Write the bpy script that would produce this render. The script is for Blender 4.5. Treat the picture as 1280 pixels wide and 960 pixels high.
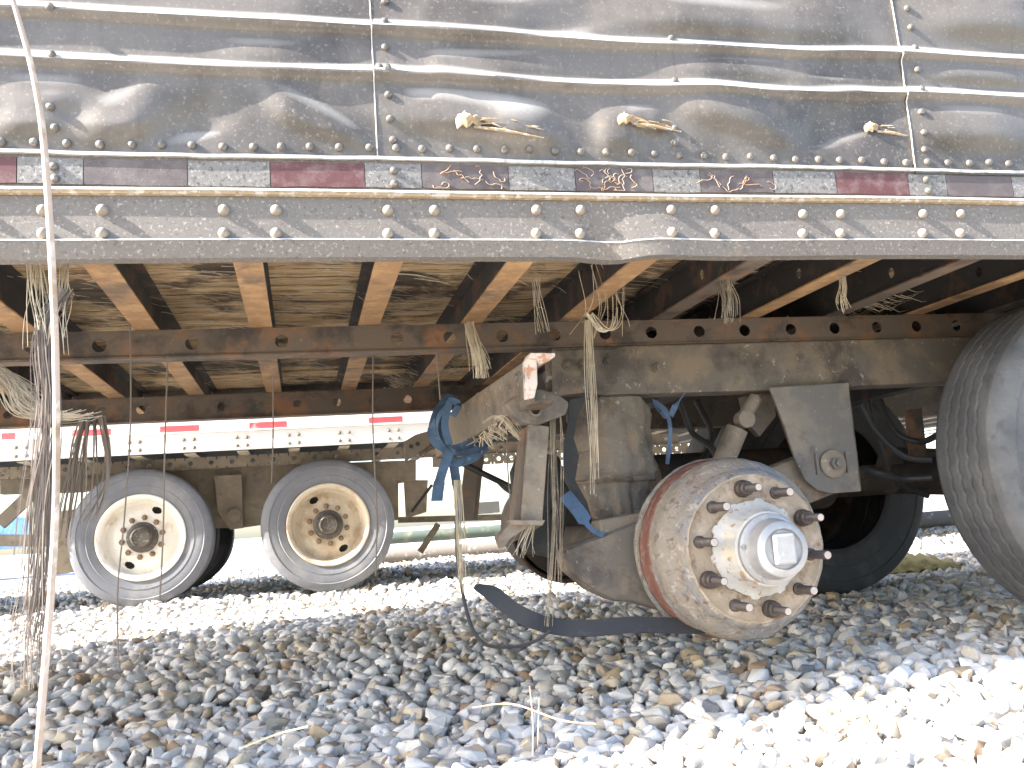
import bpy, bmesh, math, random
import numpy as np
from mathutils import Vector, Matrix
random.seed(7); rng = np.random.default_rng(11)
PI = math.pi
sc = bpy.context.scene
for o in list(bpy.data.objects): bpy.data.objects.remove(o)
C = sc.collection

# ------------------------------------------------------------------ camera
F = 1150.0
wY = np.array([378-640, -(668-480), -F]); wY /= np.linalg.norm(wY)
wX = np.array([4960, 180, -F]); wX -= wX.dot(wY)*wY; wX /= np.linalg.norm(wX)
wZ = np.cross(wX, wY)
RM = np.array([wX, wY, wZ]); CC = np.array([0, 0, .44])
cam = bpy.data.cameras.new('camera'); co = bpy.data.objects.new('camera', cam); C.objects.link(co)
m4 = Matrix.Identity(4)
for i in range(3):
    for j in range(3): m4[i][j] = float(RM[i, j])
    m4[i][3] = float(CC[i])
co.matrix_world = m4
cam.sensor_width = 36; cam.lens = 36*F/1280; cam.clip_start = .02; cam.clip_end = 3000
sc.camera = co
def at(u, v, Y):                       # photo pixel -> place on the vertical plane at depth Y
    d = RM@np.array([u-640, 480-v, -F]); p = CC+d*(Y/d[1]); return Vector(p)
def atz(u, v, Z):
    d = RM@np.array([u-640, 480-v, -F]); p = CC+d*((Z-CC[2])/d[2]); return Vector(p)
def proj(P):
    c = (P-CC)@RM; return 640+F*c[..., 0]/-c[..., 2], 480-F*c[..., 1]/-c[..., 2], -c[..., 2]

# ------------------------------------------------------------------ light
SUN = Vector((-1.6, -.235, 1.08)).normalized()
w = bpy.data.worlds.new('World'); sc.world = w; w.use_nodes = True
nt = w.node_tree; bg = nt.nodes['Background']
sky = nt.nodes.new('ShaderNodeTexSky'); sky.sky_type = 'NISHITA'; sky.sun_disc = False
sky.sun_elevation = math.asin(SUN.z); sky.sun_rotation = math.atan2(SUN.x, SUN.y)
sky.dust_density = 2.0
nt.links.new(sky.outputs[0], bg.inputs[0]); bg.inputs[1].default_value = .125
sl = bpy.data.lights.new('sun', 'SUN'); sl.energy = 5.0; sl.angle = math.radians(.5); sl.color = (1, .95, .88)
so = bpy.data.objects.new('sun', sl); C.objects.link(so); so.rotation_euler = SUN.to_track_quat('Z', 'Y').to_euler()
sc.view_settings.view_transform = 'Standard'; sc.view_settings.look = 'None'
sc.view_settings.exposure = 2.42; sc.view_settings.gamma = 1
sc.render.engine = 'CYCLES'
sc.cycles.max_bounces = 8; sc.cycles.diffuse_bounces = 5

# ------------------------------------------------------------------ materials
def mat(name, col, rough=.8, metal=0, layers=(), bump=(), spec=.5, rnd=None, coat=0):
    """layers: (colour, scale, lo, hi, strength, (sx,sy,sz), detail); bump: (scale, strength, dist, stretch)"""
    m = bpy.data.materials.new(name); m.use_nodes = True; n = m.node_tree; N = n.nodes; L = n.links
    b = N['Principled BSDF']; b.inputs['Roughness'].default_value = rough; b.inputs['Metallic'].default_value = metal
    b.inputs['Specular IOR Level'].default_value = spec
    geo = N.new('ShaderNodeNewGeometry')
    rgb = N.new('ShaderNodeRGB'); rgb.outputs[0].default_value = (*col, 1); cur = rgb.outputs[0]
    def noise(scale, st, detail, off=0):
        mp = N.new('ShaderNodeMapping'); mp.inputs['Scale'].default_value = st
        mp.inputs['Location'].default_value = (off*3.1, off*1.7, off*2.3)
        L.new(geo.outputs['Position'], mp.inputs[0])
        t = N.new('ShaderNodeTexNoise'); t.inputs['Scale'].default_value = scale; t.inputs['Detail'].default_value = detail
        t.inputs['Roughness'].default_value = .65
        L.new(mp.outputs[0], t.inputs['Vector']); return t
    if rnd:                                  # colour picked per loose piece
        oi = N.new('ShaderNodeObjectInfo'); ad = N.new('ShaderNodeMath'); ad.operation = 'ADD'
        L.new(geo.outputs['Random Per Island'], ad.inputs[0]); L.new(oi.outputs['Random'], ad.inputs[1])
        fr = N.new('ShaderNodeMath'); fr.operation = 'FRACT'; L.new(ad.outputs[0], fr.inputs[0])
        cr = N.new('ShaderNodeValToRGB'); e = cr.color_ramp.elements; cr.color_ramp.interpolation = 'CONSTANT'
        e[0].position = 0; e[0].color = (*rnd[0][1], 1); e[1].position = rnd[1][0]; e[1].color = (*rnd[1][1], 1)
        for p, c_ in rnd[2:]: x = e.new(p); x.color = (*c_, 1)
        L.new(fr.outputs[0], cr.inputs[0]); cur = cr.outputs[0]
    for i, ly in enumerate(layers):
        c_, s, lo, hi, k = ly[:5]; st = ly[5] if len(ly) > 5 else (1, 1, 1); dt = ly[6] if len(ly) > 6 else 5
        t = noise(s, st, dt, i+1); r = N.new('ShaderNodeMapRange'); r.inputs[1].default_value = lo; r.inputs[2].default_value = hi
        r.inputs[4].default_value = k; L.new(t.outputs[0], r.inputs[0])
        mx = N.new('ShaderNodeMix'); mx.data_type = 'RGBA'; L.new(r.outputs[0], mx.inputs[0])
        L.new(cur, mx.inputs[6]); mx.inputs[7].default_value = (*c_, 1); cur = mx.outputs[2]
    L.new(cur, b.inputs['Base Color'])
    prev = None
    for i, bp in enumerate(bump):
        s, k, d = bp[:3]; st = bp[3] if len(bp) > 3 else (1, 1, 1)
        t = noise(s, st, 6, 9+i); u = N.new('ShaderNodeBump'); u.inputs['Strength'].default_value = k; u.inputs['Distance'].default_value = d
        L.new(t.outputs[0], u.inputs['Height'])
        if prev: L.new(prev, u.inputs['Normal'])
        prev = u.outputs[0]
    if prev: L.new(prev, b.inputs['Normal'])
    return m
M_ = {}
M_['skin'] = mat('burnt aluminium skin', (.155, .137, .12), .40, .2, [
    ((.055, .047, .042), 2.6, .46, .64, .75),
    ((.34, .31, .27), 120, .56, .70, .5), ((.07, .062, .055), 14, .56, .72, .3, (3.2, 1, .16)),
    ((.62, .60, .56), 190, .69, .74, .8), ((.34, .27, .19), 6, .62, .75, .35)],
    [(350, .2, .001)])
def paint_crest_light(m, col, k, lo=.18, hi=.5):        # sunlight painted into the colour: pale tone on upward facing rib crests
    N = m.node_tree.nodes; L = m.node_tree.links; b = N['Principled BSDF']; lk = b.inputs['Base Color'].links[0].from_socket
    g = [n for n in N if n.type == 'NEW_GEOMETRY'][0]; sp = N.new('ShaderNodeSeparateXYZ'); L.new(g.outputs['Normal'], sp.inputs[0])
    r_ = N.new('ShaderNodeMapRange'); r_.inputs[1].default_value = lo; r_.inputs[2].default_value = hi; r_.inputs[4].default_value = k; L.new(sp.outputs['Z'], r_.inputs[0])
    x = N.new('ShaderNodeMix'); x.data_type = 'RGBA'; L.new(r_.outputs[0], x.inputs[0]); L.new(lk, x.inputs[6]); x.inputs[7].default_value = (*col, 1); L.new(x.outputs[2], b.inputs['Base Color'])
paint_crest_light(M_['skin'], (.52, .50, .46), .85)
M_['skirt'] = mat('sooty galvanised rail', (.165, .148, .133), .62, .2, [
    ((.15, .13, .115), 5, .45, .65, .6), ((.46, .42, .37), 130, .56, .68, .6), ((.07, .06, .055), 110, .56, .66, .6),
    ((.36, .24, .13), 8, .64, .76, .4)], [(260, .35, .0015)])
M_['ochre'] = mat('ochre stained lip', (.34, .25, .15), .75, .1, [((.55, .50, .42), 60, .5, .6, .7), ((.14, .10, .07), 90, .58, .66, .7)], [(200, .4, .002)])
M_['edge'] = mat('bare bright edge', (.62, .60, .57), .5, .4, [((.3, .27, .24), 40, .5, .62, .6)])
M_['rivet'] = mat('dusty rivet', (.15, .135, .12), .5, .4, [((.38, .35, .31), 110, .52, .66, .6)], [(200, .3, .001)])
M_['bolt'] = mat('dusty pale bolt', (.26, .225, .19), .6, .2, [((.22, .17, .13), 90, .5, .65, .7)], [(200, .3, .001)])
M_['silver'] = mat('charred silver tape', (.19, .178, .165), .55, .2, [((.06, .055, .055), 90, .52, .62, .75), ((.42, .40, .37), 150, .56, .66, .7)], [(300, .4, .001)])
M_['redtape'] = mat('faded red tape', (.095, .034, .034), .55, 0, [((.19, .13, .125), 30, .45, .66, .7), ((.4, .32, .3), 330, .64, .7, .5)])
M_['burnt'] = mat('scorched tape', (.085, .068, .068), .6, 0, [((.17, .15, .14), 18, .45, .7, .6), ((.40, .37, .35), 300, .62, .7, .6)], [(240, .3, .001)])
M_['crack'] = mat('cracked tape curl', (.24, .19, .155), .7, 0, [((.42, .20, .08), 30, .5, .6, .6)])
M_['rusto'] = mat('orange rusted flange', (.30, .175, .085), .85, .1, [((.46, .28, .13), 16, .48, .62, .7), ((.10, .075, .06), 7, .52, .66, .75), ((.33, .29, .25), 24, .62, .7, .6)], [(140, .5, .002)])
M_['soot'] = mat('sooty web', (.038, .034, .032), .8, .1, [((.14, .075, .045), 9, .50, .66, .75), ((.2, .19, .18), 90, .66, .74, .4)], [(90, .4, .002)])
M_['rustb'] = mat('brown rusted steel', (.135, .105, .082), .75, .2, [((.27, .13, .06), 9, .50, .66, .75), ((.04, .035, .035), 6, .5, .62, .75), ((.34, .29, .24), 50, .66, .73, .5)], [(150, .45, .0015)])
M_['greys'] = mat('grey road-dusted steel', (.145, .125, .105), .82, .1, [((.24, .185, .13), 7, .48, .62, .75), ((.05, .043, .04), 5, .52, .64, .75), ((.42, .40, .36), 45, .63, .70, .7)], [(120, .7, .003), (24, .5, .008)])
M_['tan'] = mat('tan dusty steel', (.22, .185, .145), .85, .1, [((.08, .068, .058), 6, .48, .64, .75), ((.30, .19, .11), 9, .56, .68, .5), ((.42, .38, .31), 45, .60, .70, .7)], [(110, .7, .004), (20, .5, .01)])
M_['plate'] = mat('grey hanger plate', (.15, .14, .13), .75, .3, [((.25, .215, .17), 6, .48, .64, .7), ((.07, .065, .06), 9, .55, .66, .6), ((.4, .39, .37), 60, .62, .70, .6)], [(140, .35, .001)])
M_['flap'] = mat('scorched aluminium flap', (.34, .25, .15), .7, .1, [((.60, .55, .47), 40, .52, .62, .8), ((.2, .13, .07), 60, .56, .66, .8)], [(90, .5, .003)])
M_['paler'] = mat('pale oxidised end', (.60, .52, .46), .8, 0, [((.45, .17, .07), 30, .52, .6, .8)], [(120, .5, .002)])
M_['wood'] = mat('weathered delaminated plywood', (.58, .38, .19), .9, 0, [
    ((.78, .62, .40), 26, .45, .58, .75, (.25, 4.5, 4.5)), ((.07, .042, .026), 22, .53, .60, .9, (.15, 5, 5)),
    ((.04, .033, .028), 2.6, .49, .57, .9, (1, 1.2, 1), 6), ((.25, .13, .06), 3.2, .52, .68, .6)],
    [(40, .9, .01, (.3, 9, 9))])
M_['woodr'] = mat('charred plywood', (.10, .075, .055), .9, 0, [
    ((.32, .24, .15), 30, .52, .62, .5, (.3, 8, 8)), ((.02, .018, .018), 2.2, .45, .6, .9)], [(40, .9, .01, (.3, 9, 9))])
M_['fibre'] = mat('pale frayed fibre', (.50, .43, .32), .85, 0, [((.22, .17, .12), 20, .5, .65, .7)])
M_['fibred'] = mat('sooty frayed fibre', (.20, .17, .13), .85, 0, [((.40, .33, .24), 30, .52, .62, .8)])
M_['wire'] = mat('brown hanging wire', (.16, .13, .11), .8)
M_['cane'] = mat('sun-bleached cane', (.42, .33, .27), .7, 0, [((.22, .14, .07), 9, .5, .62, .8), ((.6, .53, .46), 30, .55, .65, .7)], [(60, .6, .002)])
M_['blue'] = mat('faded blue webbing', (.075, .13, .215), .8, 0, [((.035, .05, .08), 14, .46, .62, .75), ((.22, .32, .43), 30, .6, .72, .5)], [(500, .5, .001)])
M_['black'] = mat('black webbing', (.022, .024, .028), .55, 0, [((.09, .09, .09), 60, .6, .7, .5)], [(500, .4, .001)])
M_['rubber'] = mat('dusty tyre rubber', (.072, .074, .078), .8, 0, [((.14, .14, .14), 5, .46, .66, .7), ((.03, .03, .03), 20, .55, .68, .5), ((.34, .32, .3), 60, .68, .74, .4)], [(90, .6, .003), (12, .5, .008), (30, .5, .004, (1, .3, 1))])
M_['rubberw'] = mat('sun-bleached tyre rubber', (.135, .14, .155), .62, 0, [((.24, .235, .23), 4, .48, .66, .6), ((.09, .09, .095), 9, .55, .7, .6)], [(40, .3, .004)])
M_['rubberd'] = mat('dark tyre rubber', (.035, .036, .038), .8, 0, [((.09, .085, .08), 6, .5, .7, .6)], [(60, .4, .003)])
M_['creamw'] = mat('cream painted steel wheel', (.74, .70, .62), .5, .05, [((.42, .30, .16), 7, .56, .70, .6), ((.3, .24, .17), 60, .64, .72, .6)], [(80, .15, .001)])
M_['oldw'] = mat('rust-dusted cream wheel', (.54, .47, .36), .55, .05, [((.32, .20, .09), 8, .46, .64, .7), ((.25, .18, .12), 60, .62, .7, .6)], [(80, .2, .001)])
M_['nut'] = mat('rusty nut', (.22, .14, .08), .7, .4, [((.5, .42, .3), 120, .55, .65, .6)])
M_['hubd'] = mat('oily dark hub', (.085, .072, .06), .45, .5, [((.4, .38, .35), 50, .56, .68, .6)])
M_['drum'] = mat('rusted brake drum', (.27, .235, .195), .72, .3, [
    ((.22, .11, .07), 7, .54, .68, .5), ((.17, .20, .24), 6, .46, .62, .7), ((.48, .43, .36), 40, .55, .66, .65), ((.10, .065, .05), 45, .55, .66, .7)],
    [(90, 1, .006), (34, .7, .008), (260, .5, .001)])
M_['drumr'] = mat('red brown drum band', (.17, .075, .055), .7, .2, [((.32, .27, .24), 30, .5, .66, .6), ((.12, .05, .04), 22, .55, .66, .7, (1, 1, 4))], [(120, .4, .002)])
M_['drumf'] = mat('dusty drum face', (.31, .25, .185), .85, .1, [((.46, .38, .30), 18, .48, .62, .7), ((.17, .10, .06), 22, .52, .64, .8)], [(150, .7, .003), (40, .6, .006)])
M_['hubw'] = mat('flaking white hub paint', (.42, .41, .39), .6, 0, [((.30, .20, .13), 26, .585, .60, .95), ((.62, .52, .34), 14, .56, .66, .5), ((.25, .2, .16), 110, .66, .69, .8)], [(60, .5, .003)])
M_['alu'] = mat('worn cast aluminium', (.34, .34, .345), .5, .45, [((.24, .24, .25), 12, .45, .65, .6), ((.55, .55, .55), 60, .6, .7, .5)], [(120, .2, .001)])
M_['stud'] = mat('dark threaded stud', (.075, .062, .058), .55, .5, [((.18, .14, .12), 60, .56, .68, .6)], [(160, .2, .001)])
M_['studend'] = mat('worn stud end', (.42, .36, .32), .6, .3)
M_['white'] = mat('white trailer paint', (.80, .79, .76), .5, 0, [((.62, .59, .53), 3, .55, .75, .5), ((.45, .40, .33), 50, .68, .74, .4)])
M_['wred'] = mat('red reflective tape', (.60, .07, .08), .5, 0, [((.66, .4, .38), 12, .58, .68, .6)])
M_['wsil'] = mat('white reflective tape', (.70, .70, .70), .5, 0, [((.4, .4, .4), 60, .58, .64, .6)])
M_['wund'] = mat('beige grimy undercarriage', (.20, .165, .125), .85, 0, [((.32, .27, .2), 5, .48, .66, .7), ((.09, .075, .06), 8, .56, .68, .6)], [(60, .4, .003)])
M_['wbeam'] = mat('cream crossmember', (.42, .36, .27), .8, 0, [((.2, .16, .11), 10, .54, .66, .6)])
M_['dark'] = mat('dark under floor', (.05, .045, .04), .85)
M_['hose'] = mat('black hose', (.03, .03, .032), .6)
M_['pipe'] = mat('dark green pipe', (.07, .095, .075), .7, 0, [((.22, .19, .13), 6, .5, .66, .7)])
M_['log'] = mat('grey log', (.17, .15, .13), .9, 0, [((.4, .38, .35), 14, .56, .66, .8)], [(60, .6, .01)])
M_['straw'] = mat('yellow straw sacking', (.48, .38, .16), .9, 0, [((.28, .2, .09), 20, .5, .62, .7)], [(60, .8, .01)])
M_['twig'] = mat('dry reddish twig', (.36, .22, .16), .8)
M_['grass'] = mat('dry straw', (.58, .50, .34), .85)
M_['rag'] = mat('brown mesh mud flap', (.26, .21, .15), .9, 0, [((.14, .11, .08), 12, .5, .62, .7), ((.5, .45, .38), 120, .6, .66, .7)], [(200, .6, .003)])
M_['bluev'] = mat('blue paint', (.12, .35, .62), .4, 0, [((.5, .6, .7), 6, .55, .65, .5)])
M_['bluew'] = mat('pale building cladding', (.78, .80, .82), .6)
STC = [(0, (.56, .55, .53)), (.24, (.66, .64, .61)), (.42, (.47, .47, .475)), (.54, (.50, .46, .40)), (.66, (.70, .69, .67)), (.77, (.43, .34, .23)), (.83, (.37, .33, .29)), (.90, (.56, .48, .36)), (.95, (.30, .21, .14)), (.98, (.22, .21, .20))]
M_['stone'] = mat('crushed limestone', (.5, .5, .5), .85, 0, [((.36, .31, .25), 4, .48, .68, .4), ((.68, .67, .65), 34, .56, .70, .45), ((.26, .23, .2), 90, .62, .72, .5)],
                  [(90, .6, .003), (24, .4, .006)], rnd=STC, spec=.3)
M_['bed'] = mat('gravel bed', (.30, .27, .24), .95, 0, [((.46, .45, .42), 22, .45, .6, .8), ((.16, .13, .10), 30, .55, .65, .8)], [(30, 1, .03)])
M_['bouncecut'] = mat('added dark ground', (.13, .105, .06), .95, 0, [((.22, .18, .10), 6, .45, .65, .8), ((.06, .065, .025), 3, .5, .65, .8)], [(40, 1, .03)])  # dark ground added behind the camera to cut light bounced onto the wall
def ground_mat():
    m = mat('distant gravel', (.45, .44, .42), .95); N = m.node_tree.nodes; L = m.node_tree.links
    geo = [n for n in N if n.type == 'NEW_GEOMETRY'][0]; b = N['Principled BSDF']
    v = N.new('ShaderNodeTexVoronoi'); v.inputs['Scale'].default_value = 18; L.new(geo.outputs['Position'], v.inputs['Vector'])
    cr = N.new('ShaderNodeValToRGB'); e = cr.color_ramp.elements; e[0].color = (.30, .26, .22, 1); e[1].color = (.62, .61, .59, 1)
    x = e.new(.5); x.color = (.48, .47, .45, 1)
    L.new(v.outputs['Color'], cr.inputs[0]); L.new(cr.outputs[0], b.inputs['Base Color'])
    bu = N.new('ShaderNodeBump'); bu.inputs['Strength'].default_value = 1; bu.inputs['Distance'].default_value = .03; bu.invert = True
    L.new(v.outputs['Distance'], bu.inputs['Height']); L.new(bu.outputs[0], b.inputs['Normal']); return m
M_['far'] = ground_mat()

# ------------------------------------------------------------------ mesh helpers
def off(o):
    v = Vector((0, 0, 0))
    while o: v += o.location; o = o.parent
    return v
class MB:
    def __init__(s): s.v = []; s.f = []
    def add(s, vs, fs):
        k = len(s.v); s.v += [tuple(x) for x in vs]; s.f += [tuple(i+k for i in f) for f in fs]
    def box(s, x0, x1, y0, y1, z0, z1):
        s.add([(x, y, z) for z in (z0, z1) for y in (y0, y1) for x in (x0, x1)],
              [(0, 2, 3, 1), (4, 5, 7, 6), (0, 1, 5, 4), (2, 6, 7, 3), (0, 4, 6, 2), (1, 3, 7, 5)]); return s
    def beam(s, p, q, wdt, hgt, up=(0, 0, 1)):
        p = Vector(p); q = Vector(q); d = (q-p).normalized(); up = Vector(up)
        a = d.cross(up)
        if a.length < 1e-4: a = d.cross(Vector((1, 0, 0)))
        a.normalize(); b = a.cross(d)
        vs = [e+a*i*wdt/2+b*j*hgt/2 for e in (p, q) for i, j in ((-1, -1), (1, -1), (1, 1), (-1, 1))]
        s.add(vs, [(0, 1, 2, 3), (7, 6, 5, 4), (0, 4, 5, 1), (1, 5, 6, 2), (2, 6, 7, 3), (3, 7, 4, 0)]); return s
    def tube(s, pts, rad, n=8, cap=True):
        pts = [Vector(p) for p in pts]; rr = rad if isinstance(rad, (list, tuple)) else [rad]*len(pts)
        rings = []; prev = None
        for i, p in enumerate(pts):
            d = (pts[min(i+1, len(pts)-1)]-pts[max(i-1, 0)]).normalized()
            if prev is None:
                a = d.cross(Vector((0, 0, 1)))
                if a.length < .1: a = d.cross(Vector((1, 0, 0)))
            else: a = prev-d*prev.dot(d)
            a.normalize(); prev = a; b = d.cross(a)
            rings.append([p+(a*math.cos(2*PI*k/n)+b*math.sin(2*PI*k/n))*rr[i] for k in range(n)])
        fs = [(i*n+k, i*n+(k+1) % n, (i+1)*n+(k+1) % n, (i+1)*n+k) for i in range(len(pts)-1) for k in range(n)]
        if cap: fs += [tuple(range(n))[::-1], tuple((len(pts)-1)*n+k for k in range(n))]
        s.add([v for r in rings for v in r], fs); return s
    def lathe(s, c, prof, n=48, axis='Y', sgn=1, rf=None, cap=False):
        """prof: (radius, along-axis) pairs around centre c"""
        c = Vector(c); vs = []
        for i, (r, a) in enumerate(prof):
            for k in range(n):
                t = 2*PI*k/n; q = r+(rf(r, a, t) if rf else 0)
                if axis == 'Y': vs.append(c+Vector((q*math.cos(t), a*sgn, q*math.sin(t))))
                elif axis == 'X': vs.append(c+Vector((a*sgn, q*math.cos(t), q*math.sin(t))))
                else: vs.append(c+Vector((q*math.cos(t), q*math.sin(t), a*sgn)))
        fs = [(i*n+k, i*n+(k+1) % n, (i+1)*n+(k+1) % n, (i+1)*n+k) for i in range(len(prof)-1) for k in range(n)]
        if cap: fs += [tuple(range(n)), tuple((len(prof)-1)*n+k for k in range(n))]
        s.add(vs, fs); return s
    def plate(s, uv, Y, th, pts=None):            # outline (pixels on plane Y, or (x,z) points) extruded back by th
        P = pts or [(at(u, v, Y).x, at(u, v, Y).z) for u, v in uv]; n = len(P)
        s.add([(x, Y, z) for x, z in P]+[(x, Y+th, z) for x, z in P],
              [tuple(range(n)), tuple(range(n, 2*n))[::-1]]+[(i, i+n, (i+1) % n+n, (i+1) % n) for i in range(n)]); return s
    def holed(s, x0, x1, z0, z1, Y, th, holes, n=16):   # flat strip in the XZ plane with real round holes
        xs = x0; zc = (z0+z1)/2; hh = (z1-z0)/2
        def q(a, b):
            if b-a > 1e-5: s.box(a, b, Y, Y+th, z0, z1)
        for (hx, hr) in sorted(holes):
            q(xs, hx-hh); xs = hx+hh; o_ = []; i_ = []
            for k in range(n):
                t = 2*PI*(k+.5)/n; c_, s_ = math.cos(t), math.sin(t); m = max(abs(c_), abs(s_))
                o_.append((hx+c_/m*hh, zc+s_/m*hh)); i_.append((hx+c_*hr, zc+s_*hr))
            vs = [(x, y, z) for y in (Y, Y+th) for ring in (o_, i_) for x, z in ring]; fs = []
            for k in range(n):
                j = (k+1) % n
                fs += [(k, j, n+j, n+k), (2*n+k, 3*n+k, 3*n+j, 2*n+j), (n+k, n+j, 3*n+j, 3*n+k)]
            s.add(vs, fs)
            # corner fill between the polygon and the true square
            for a in range(4):
                t = PI/4+a*PI/2; cx, cz = hx+math.copysign(hh, math.cos(t)), zc+math.copysign(hh, math.sin(t))
                k = [k for k in range(n) if abs((2*PI*(k+.5)/n-t+PI) % (2*PI)-PI) < 2*PI/n*.51]
                if len(k) == 2:
                    p, r = o_[k[0]], o_[k[1]]
                    s.add([(p[0], Y, p[1]), (cx, Y, cz), (r[0], Y, r[1])], [(0, 1, 2)])
        q(xs, x1); return s
    def build(s, name, m, parent=None, smooth=False, bevel=0, **kw):
        o_ = off(parent) if parent else Vector((0, 0, 0))
        me = bpy.data.meshes.new(name); me.from_pydata([tuple(Vector(v)-o_) for v in s.v], [], s.f)
        bm = bmesh.new(); bm.from_mesh(me); bmesh.ops.recalc_face_normals(bm, faces=bm.faces); bm.to_mesh(me); bm.free()
        if not isinstance(m, (list, tuple)): m = [m]
        for x in m: me.materials.append(M_[x])
        if smooth:
            me.polygons.foreach_set('use_smooth', [True]*len(me.polygons))
            me.set_sharp_from_angle(angle=math.radians(35))
        o = bpy.data.objects.new(name, me); C.objects.link(o); o.parent = parent
        if bevel:
            b = o.modifiers.new('bevel', 'BEVEL'); b.width = bevel; b.segments = 2; b.limit_method = 'ANGLE'
        for k, v in kw.items(): o[k] = v
        return o
def empty(name, loc, label, cat, group=None):
    o = bpy.data.objects.new(name, None); o.location = loc; C.objects.link(o); o.empty_display_size = .1
    o['label'] = label; o['category'] = cat
    if group: o['group'] = group
    return o
def place(me_obj, name, p, parent, rot=None, scale=None, label=None):   # another copy of a shared small piece
    o = bpy.data.objects.new(name, me_obj.data); C.objects.link(o); o.parent = parent
    o.location = Vector(p)-off(parent)
    if rot: o.rotation_euler = rot
    if scale: o.scale = scale
    if label: o['label'] = label
    return o
def proto(mb, name, m, smooth=True):
    o = mb.build(name, m, None, smooth); C.objects.unlink(o); return o
def ribbon(pts, width, th=.003, wd=None):          # strap: pts with a width direction
    mb = MB(); pts = [Vector(p) for p in pts]; rings = []
    for i, p in enumerate(pts):
        d = (pts[min(i+1, len(pts)-1)]-pts[max(i-1, 0)]).normalized()
        a = Vector(wd[i] if isinstance(wd, list) else (wd or (1, 0, 0))); a = (a-d*a.dot(d)).normalized(); b = d.cross(a)
        w_ = width[i] if isinstance(width, list) else width
        rings += [p+a*w_/2*x+b*th/2*y for x, y in ((-1, -1), (1, -1), (1, 1), (-1, 1))]
    n = len(pts)
    fs = [(i*4+k, i*4+(k+1) % 4, (i+1)*4+(k+1) % 4, (i+1)*4+k) for i in range(n-1) for k in range(4)]+[(0, 1, 2, 3), tuple((n-1)*4+k for k in (3, 2, 1, 0))]
    mb.add(rings, fs); return mb
def smoothline(P, n=6):                            # Catmull-Rom through points
    P = [Vector(p) for p in P]; out = []
    for i in range(len(P)-1):
        a, b, c, d = P[max(i-1, 0)], P[i], P[i+1], P[min(i+2, len(P)-1)]
        for k in range(n):
            t = k/n; out.append(.5*((2*b)+(c-a)*t+(2*a-5*b+4*c-d)*t*t+(3*b-a-3*c+d)*t**3))
    return out+[P[-1]]

# ------------------------------------------------------------------ ground and gravel
def gz(x, y):
    nr = np.clip((4.2-y)/1.6, 0, 1); nr = nr*nr*(3-2*nr)
    return nr*np.clip(-.118+.05*(x-.45), -.15, -.03)+ .012*np.sin(x*1.7+.6)*np.cos(y*1.3)+.008*np.sin(x*4.1+y*3.3)
mb = MB(); gx = np.concatenate([[-900, -300, -100, -40, -15], np.linspace(-8, 12, 81), [25, 60, 150, 400, 900]])
gy = np.concatenate([[-300, -100, -30, -8], np.linspace(-2, 16, 73), [25, 40, 80, 200, 500, 1500]])
mb.add([(x, y, (gz(x, y) if (-8 <= x <= 12 and -2 <= y <= 16) else 0)-(.035 if (-7 <= x <= 11 and .2 <= y <= 14) else 0)) for y in gy for x in gx],
       [(j*len(gx)+i, j*len(gx)+i+1, (j+1)*len(gx)+i+1, (j+1)*len(gx)+i) for j in range(len(gy)-1) for i in range(len(gx)-1)])
ground = mb.build('ground', ['far', 'bouncecut'], None, True, kind='structure')
for p_ in ground.data.polygons:
    if p_.center.y < -.6 and abs(p_.center.y) < 400: p_.material_index = 1

def stone_proto(npts, seed, sub=False):
    r = np.random.default_rng(seed); P = r.normal(size=(npts, 3)); P /= np.linalg.norm(P, axis=1)[:, None]
    P *= r.uniform(.78, 1.08, (npts, 1)); P *= np.array([1, r.uniform(.65, .95), r.uniform(.42, .72)])*.5
    P += r.normal(size=(npts, 3))*.03
    bm = bmesh.new(); [bm.verts.new(p) for p in P]
    res = bmesh.ops.convex_hull(bm, input=bm.verts)
    bmesh.ops.delete(bm, geom=[v for v in bm.verts if not v.link_faces], context='VERTS')
    if sub:
        bmesh.ops.bevel(bm, geom=list(bm.edges), offset=.035, segments=1, affect='EDGES', clamp_overlap=True)
    bmesh.ops.triangulate(bm, faces=bm.faces); bm.verts.ensure_lookup_table()
    v = np.array([x.co[:] for x in bm.verts]); f = np.array([[x.index for x in q.verts] for q in bm.faces]); bm.free(); return v, f
LO = [stone_proto(9, 50+i) for i in range(8)]
MI = [stone_proto(13, 80+i) for i in range(12)]
HI = [stone_proto(13, 120+i, True) for i in range(14)]
def rotm(n, tilt):
    a = rng.uniform(0, 2*PI, n); b = rng.normal(0, tilt, n); c = rng.normal(0, tilt, n)
    ca, sa, cb, sb, cc, sc_ = np.cos(a), np.sin(a), np.cos(b), np.sin(b), np.cos(c), np.sin(c); Z = np.zeros(n); O = np.ones(n)
    Rz = np.stack([ca, -sa, Z, sa, ca, Z, Z, Z, O], 1).reshape(n, 3, 3)
    Rx = np.stack([O, Z, Z, Z, cb, -sb, Z, sb, cb], 1).reshape(n, 3, 3); Ry = np.stack([cc, Z, sc_, Z, O, Z, -sc_, Z, cc], 1).reshape(n, 3, 3)
    return Rx@Ry@Rz
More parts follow.
